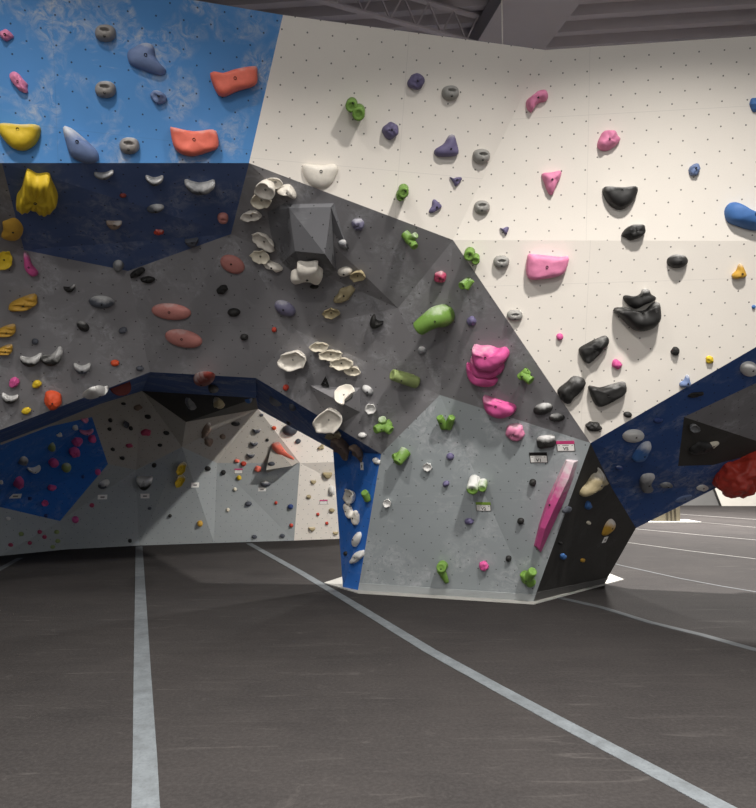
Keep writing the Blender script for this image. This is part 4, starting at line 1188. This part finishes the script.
pipe(G, 0, [[(441, 568, .12, 4.6), (443, 565, 0, 5)], [(441, 570, .06, 4.4), (447, 582, .04, 2.2)]], 'green nail shaped hold low on the pillar', 442, 572)
pipe(G, 0, [[(523, 573, .06, 4), (527, 578, .05, 5), (531, 583, .02, 5)], [(533, 571, .1, 4), (526, 580, .04, 5)]], 'green lumpy hold at the lower right corner of the pillar', 528, 577)
pipe(G, 0, [[(519, 378, .06, 3.4), (528, 371, .04, 4.2)], [(522, 374, .05, 4), (531, 381, .1, 4.4)]], 'small green forked hold on grey right of the pink stack', 525, 377)

# black triangle ring
hit = cast(325, 381); loc, n, pn = hit
bm = bmesh.new()
ds = (loc - CAM).length / FPX
o3 = [V3((-4.6, -3.2, 0)) * ds, V3((3.6, -5.5, 0)) * ds, V3((1.5, 5.5, 0)) * ds]
cc = sum(o3, V3()) / 3; rows = []
for s, z in ((1, 0), (.92, .03), (.62, .03), (.52, 0)): rows.append([bm.verts.new(cc + (p - cc) * s + V3((0, 0, z))) for p in o3])
for a, b in zip(rows, rows[1:] + rows[:1]):
    for i in range(3): bm.faces.new([a[i], a[(i + 1) % 3], b[(i + 1) % 3], b[i]])
bmesh.ops.recalc_face_normals(bm, faces=bm.faces)
me = bpy.data.meshes.new('triangle_ring_hold'); bm.to_mesh(me); bm.free(); me.materials.append(hold_mat('black', COLS['black'], 0))
o = link('triangle_ring_hold', me); place_obj(o, loc, n)
tag(o, 'small black triangular ring on the grey facet below the stepped shelves', 'climbing hold')

# big red hanging macro hold
hit = cast(725, 474) or cast(722, 478)
rl = q(738, 470)
bm = bmesh.new(); bmesh.ops.create_icosphere(bm, subdivisions=5, radius=1)
for v_ in bm.verts:
    p = v_.co.copy()
    k = 1 + .2 * noise.noise(p * 1.9 + V3((3, 1, 8))) + .09 * noise.noise(p * 4.5 + V3((1, 5, 2))) + .04 * noise.noise(p * 10)
    k *= 1 + .9 * max(0, p.dot(V3((.7, 0, .71)))) ** 2
    v_.co = p * k * .24
    v_.co.y *= 1.2
for f in bm.faces: f.smooth = True
me = bpy.data.meshes.new('sculpted_hold'); bm.to_mesh(me); bm.free()
T = NT('red_rocky_resin'); tc = T.n('ShaderNodeTexCoord').outputs['Object']
c = T.mix(T.ramp(T.noise(tc, 5, 5, .6), .35, .7), srgb('#a02e22'), srgb('#c2402f'))
c = T.mix(T.math('MULTIPLY', T.ramp(T.noise(tc, 9, 4, .6), .6, .75), .35), c, srgb('#5a1a14'))
T.l(c, T.b.inputs['Base Color']); T.b.inputs['Roughness'].default_value = .55
me.materials.append(T.m)
o = link('sculpted_hold', me, loc=P(736, 476, rl.y - .05))
o.rotation_euler = (0, .15, 0)
tag(o, 'huge red rocky hold hanging below the right blue underside', 'climbing hold')

# ------------------------------------------------------------------ route cards
card(565.7, 446, 17, 10.5, 'pink', 'V5', 'white route card with a pink header marked V5 at the pillar tip')
card(538.6, 457.5, 17, 10.5, 'black', 'V1', 'white route card with a black header marked V1 on the pillar')
card(483.5, 506.5, 14.5, 9, 'green', 'V2', 'white route card with a green header marked V2 under the chalky pipes')
card(605, 539.5, 7, 6, None, None, 'small pale route card under the gold leaf hold on the charcoal side')
card(362, 466, 6, 8, None, None, 'small dim route card on the shaded top of the blue pillar side')
card(102.5, 497, 8, 4.6, None, None, 'cream route card under the dark oval hold on the far left grey panel')
card(145, 496, 8, 4.6, None, None, 'cream route card under the large far black hold')
card(195, 485, 8, 5, None, None, 'cream route card right of the yellow chalky plates')
card(262, 489.5, 7.5, 3.6, None, None, 'white route card under the dark chalky hold on the far wall')
card(323.5, 502, 8, 4.6, 'pink', None, 'white route card with a pinkish header on the far white wall')
card(15.5, 496, 9, 4.4, None, None, 'pale route card on the far blue panel at the left')
card(238.5, 471, 8, 5, 'pink', None, 'route card with a red frame below the touching red pair on the far wall')
